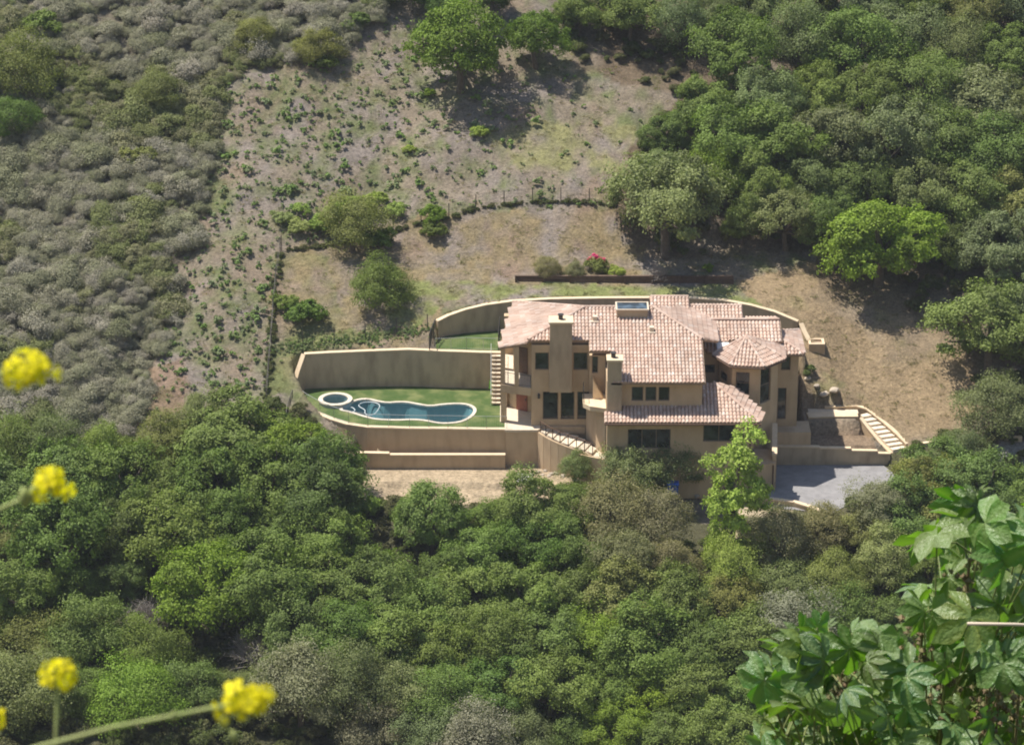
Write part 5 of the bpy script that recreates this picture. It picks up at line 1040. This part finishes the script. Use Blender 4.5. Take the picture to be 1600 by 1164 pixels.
def palmate(seed, nl=8, cup=.0):
    """a palmate leaf of lobes with raised pleats, unit radius, petiole at the origin, pointing +X"""
    rr = random.Random(seed); V_ = [(0, 0, 0)]; ed = rr.uniform(.03, .13); F = []; vein = [1.0]; T = 4
    rows_ = []; span = math.radians(300)
    for i in range(nl):
        th = -span/2+span*(i+.5)/nl; w_ = span/nl*.5; Ln = (.66+.36*math.cos(th*.55))*rr.uniform(.9, 1.08); dr = -.38*rr.uniform(.1, 1.8)
        left = []; mid = []; right = []
        for k in range(1, T+1):
            t = k/T; rad = Ln*t; half = (.40*math.tan(w_) if False else rad*math.tan(w_) if t <= .65 else Ln*.65*math.tan(w_)*max(0, math.cos(math.pi*.5*(t-.65)/.35)))
            zz_ = dr*t*t+cup*t; c, s_ = math.cos(th), math.sin(th)
            def pt(off, dz): V_.append((rad*c-off*s_, rad*s_+off*c, zz_+dz)); return len(V_)-1
            mid.append(pt(0, -.03*t)); vein.append(.75)
            if k < T: left.append(pt(-half*(1+.12*rr.uniform(-1, 1)), ed)); vein.append(0); right.append(pt(half*(1+.12*rr.uniform(-1, 1)), ed)); vein.append(0)
        F += [(0, left[0], mid[0]), (0, mid[0], right[0])]
        for k in range(T-2): F += [(left[k], left[k+1], mid[k+1], mid[k]), (mid[k], mid[k+1], right[k+1], right[k])]
        F += [(left[-1], mid[-1], mid[-2]), (mid[-2], mid[-1], right[-1])]
    me = bpy.data.meshes.new('leaf'); me.from_pydata(V_, [], F); a = me.attributes.new('vein', 'FLOAT', 'POINT'); a.data.foreach_set('value', np.array(vein, np.float32)); me.materials.append(M['castor']); smooth(me); me.update(); return me
LM = [palmate(i, n, c) for i, (n, c) in enumerate([(7, 0), (6, .15), (7, -.15), (6, .35), (7, -.25), (5, .1)])]
def ground_at(p): return float(hz(p.x, p.y))
def castor(label, poly, n, size, tops, dr_=(11.4, 15.6), mind=14):
    base = D(*tops[0], 12.8); gz = ground_at(base); root = thing('castor_plant', label, 'plant', (base.x, base.y, gz)); loc = root.location.copy()
    stems = [D(a, b, rnd.uniform(12.2, 13.4)) for a, b in tops]; mb = MB(); paths = []
    for s_ in stems:
        b0_ = Vector((base.x+rnd.uniform(-.25, .25), base.y+rnd.uniform(-.2, .2), gz-.1)); m1 = b0_.lerp(s_, .5)+Vector((rnd.uniform(-.1, .1), rnd.uniform(-.1, .1), .1)); path = [b0_, m1, s_]; paths.append(path); mb.tube(path, [.035, .022, .010], 7)
    pts = []; tries = 0
    while len(pts) < n and tries < 9000:
        tries += 1; x = rnd.uniform(min(p[0] for p in poly), max(p[0] for p in poly)); y = rnd.uniform(min(p[1] for p in poly), max(p[1] for p in poly))
        if not pip(x, y, poly): continue
        d_ = rnd.uniform(*dr_)
        if any(abs(x-q[0])+abs(y-q[1]) < mind and abs(d_-q[2]) < 1.0 for q in pts): continue
        pts.append((x, y, d_))
    for x, y, d_ in pts:
        P = D(x, y, d_); s_ = min(stems, key=lambda q: (q-P).length); out = (P-s_); out.z *= .3
        out = out.normalized() if out.length > .01 else Vector((1, 0, 0))
        nrm = (Vector((0, 0, 1))*rnd.uniform(.1, 1.0)+out*rnd.uniform(.2, 1.0)+Vector((0, -.4, 0))+Vector((rnd.gauss(0, .85), rnd.gauss(0, .7), rnd.gauss(0, .3)))).normalized()
        xax = (out+Vector((rnd.gauss(0, .5), rnd.gauss(0, .5), -.35))); xax = (xax-nrm*xax.dot(nrm)).normalized(); yax = nrm.cross(xax)
        from mathutils import Matrix
        o = bpy.data.objects.new('leaf', rnd.choice(LM)); link(o, root); sz = size*rnd.uniform(.5, 1.15); mt = Matrix((xax, yax, nrm)).transposed().to_4x4(); mt.translation = P-loc; o.matrix_local = mt @ Matrix.Scale(sz, 4)
        k = rnd.uniform(.55, 1.7); o.color = (k*rnd.uniform(.7, 1.5), k, k*rnd.uniform(.5, 2.2), 1)
        a = s_.lerp(Vector(loc), rnd.uniform(0, .18)); mid = a.lerp(P, .55)+Vector((0, 0, .05)); mb.tube([a, mid, P], [.005, .004, .003], 5)
    mb.build('stem', M['cstem'], root, sm=True)
    return root, stems
def fruit(root, px, py, d_, r=.075, n=26):
    mb = MB(); c = D(px, py, d_)
    for i in range(n):
        q = c+Vector((rnd.gauss(0, r*.45), rnd.gauss(0, r*.4), rnd.gauss(0, r*.9))); rr = rnd.uniform(.011, .017); cc = rnd.random()
        mb.add([q+Vector(v)*rr for v in ((1, 0, 0), (-1, 0, 0), (0, 1, 0), (0, -1, 0), (0, 0, 1), (0, 0, -1))], [(0, 2, 4), (2, 1, 4), (1, 3, 4), (3, 0, 4), (2, 0, 5), (1, 2, 5), (3, 1, 5), (0, 3, 5)], cc)
        for k in range(7):
            d = Vector((rnd.gauss(0, 1), rnd.gauss(0, 1), rnd.gauss(0, 1))).normalized(); mb.bar(q+d*rr*.6, q+d*rr*1.6, .0022, 3, .0006, cc, caps=False)
    mb.bar(c-Vector((0, 0, r*2)), c+Vector((0, 0, r*1.5)), .006, 5); mb.build('seed_cluster', M['cfruit'], root)
PA = [(1442, 905), (1450, 845), (1480, 800), (1535, 765), (1585, 790), (1680, 800), (1680, 1240), (1400, 1240), (1410, 1010), (1440, 960)]
ra, st_ = castor('tall castor bean plant with large glossy lobed leaves at the right edge', PA, 298, .128, [(1545, 860), (1600, 930), (1480, 960), (1560, 1020), (1450, 1080), (1620, 1120)])
for a, b, d_ in ((1512, 915, 11.9), (1500, 945, 12.2), (1560, 1085, 11.7), (1590, 1110, 11.8), (1540, 1120, 11.9), (1475, 1060, 12), (1440, 1000, 12)): fruit(ra, a, b, d_)
PB = [(1180, 1240), (1186, 1120), (1192, 1060), (1230, 1005), (1265, 968), (1320, 985), (1360, 990), (1420, 985), (1430, 1060), (1430, 1240)]
rb, st_ = castor('lower castor bean plant with dark glossy leaves at the bottom right', PB, 290, .112, [(1280, 1020), (1230, 1080), (1350, 1040), (1400, 1110), (1300, 1130)], mind=12)
for a, b, d_ in ((1315, 1075, 11.9), (1412, 1055, 12.0), (1415, 1085, 12.1)): fruit(rb, a, b, d_, .05, 18)
mb = MB(); a, b = D(1512, 974, 11.4), D(1660, 979, 11.5); mb.tube([a, a.lerp(b, .5)+Vector((0, 0, .003)), b], .0065, 6); o = mb.build('dry_stick', M['trim'], sm=True); tag(o, 'thin pale dry stick poking level through the castor leaves at right', 'stick')

# ------------------------------------------------------------------ mustard flowers close to the camera
m_pet = leaf_mat('mustard_petal', base=(.86, .74, .02), lo=.75, hi=1.15, trans=.4, rough=.6, spec=.2); M['mstem'] = mat('mustard_stem', (.28, .34, .10), (.36, .38, .14), 40, .6)
def mustard(label, px, py, d_, stem_px, rad=44, n=24, buds=()):
    c = D(px, py, d_); u = d_/FPX; root = thing('mustard_flower', label, 'flower', c); mb = MB(); P = [c]+[D(a, b, d_*k) for a, b, k in stem_px]
    last = P[-1]; P.append(Vector((last.x+(last.x-P[-2].x)*.8, last.y+.1, last.z-.5))); P.append(Vector((P[-1].x, P[-1].y+.05, float(hz(P[-1].x, P[-1].y))-.05)))
    mb.tube(P, [.0010]+[.0014]*(len(stem_px)-0)+[.003, .004], 7); stem = mb.build('stem', M['mstem'], root, sm=True)
    for i in range(n):
        k = (i+.5)/n; ph = math.acos(1-1.55*k); th = i*2.39996; d = (Vector((math.sin(ph)*math.cos(th), math.sin(ph)*math.sin(th), math.cos(ph)))+Vector((rnd.gauss(0, .25), rnd.gauss(0, .25), rnd.gauss(0, .25)))).normalized(); r_ = rad*u*rnd.uniform(.45, 1.12)
        q = c+Vector((d.x, d.y, d.z*.62))*r_; mb = MB(); ax = (d+Vector((0, -.25, .25))).normalized(); e1 = ax.orthogonal().normalized(); e2 = ax.cross(e1); a0 = rnd.uniform(0, 1.57)
        for j in range(4):
            t = a0+j*math.pi/2; f = e1*math.cos(t)+e2*math.sin(t); s_ = ax.cross(f); L_ = 15.5*u*rnd.uniform(.8, 1.2); W_ = L_*.42
            pts = [q, q+f*L_*.45-s_*W_*.7+ax*L_*.12, q+f*L_*.85-s_*W_+ax*L_*.05, q+f*L_*1.05+ax*L_*.02, q+f*L_*.85+s_*W_+ax*L_*.05, q+f*L_*.45+s_*W_*.7+ax*L_*.12]
            mb.add(pts, [(0, 1, 2, 3), (0, 3, 4, 5)], rnd.random())
        mb.build('blossom', m_pet, root)
        mb = MB(); mb.bar(q-ax*.001, q+ax*5*u, 2*u, 5, 1.2*u); mb.tube([c-Vector((0, 0, rad*u*.5)), q], .0005, 4); mb.build('flower_stalk', M['mstem'], root)
    for bx_, by_, br_ in buds:
        q = D(bx_, by_, d_); mb = MB(); mb.tube([q-Vector((0, 0, br_*u)), q-Vector((0, 0, br_*u*.4)), q+Vector((0, 0, br_*u*.4)), q+Vector((0, 0, br_*u))], [br_*u*.2, br_*u*.55, br_*u*.5, br_*u*.15], 8); mb.tube([q, D(stem_px[0][0], stem_px[0][1], d_)], .0008, 4); mb.build('bud', M['mstem'], root, sm=True)
mustard('yellow mustard flower cluster at the far left, highest of the yellow flowers', 44, 578, 2.2, [(0, 584, 1), (-60, 610, 1.02)], 44, 22)
mustard('yellow mustard flower cluster with a pale bud beside the dark oaks at left', 80, 753, 2.3, [(45, 775, 1), (0, 795, 1), (-60, 830, 1)], 33, 14, [(38, 776, 16), (52, 772, 14)])
mustard('small upright yellow mustard flower cluster near the bottom left corner', 91, 1052, 2.3, [(90, 1085, 1), (88, 1130, 1), (86, 1200, 1)], 32, 14)
mustard('largest yellow mustard flower cluster on a long slanting green stem at bottom', 386, 1096, 2.1, [(330, 1106, 1), (280, 1116, 1), (180, 1135, 1), (60, 1166, 1), (-40, 1200, 1)], 47, 24, [(272, 1118, 9), (365, 1150, 11), (352, 1132, 7)])
mustard('yellow mustard flower cluster cut off by the lower left edge', -8, 1122, 2.3, [(-10, 1150, 1), (-20, 1210, 1)], 20, 10)

# ------------------------------------------------------------------ air
mb = MB(); mb.box(-405, 405, -305, 405, -24, 118); hzo = mb.build('haze', bpy.data.materials.new('haze_air')); hm = hzo.data.materials[0]; hm.use_nodes = True; t = hm.node_tree
t.nodes.remove(t.nodes['Principled BSDF']); pv = t.nodes.new('ShaderNodeVolumePrincipled'); pv.inputs['Color'].default_value = (.86, .92, 1, 1); pv.inputs['Density'].default_value = 0.00011; pv.inputs['Anisotropy'].default_value = 0.0
t.links.new(pv.outputs[0], t.nodes['Material Output'].inputs['Volume']); hzo['kind'] = 'stuff'
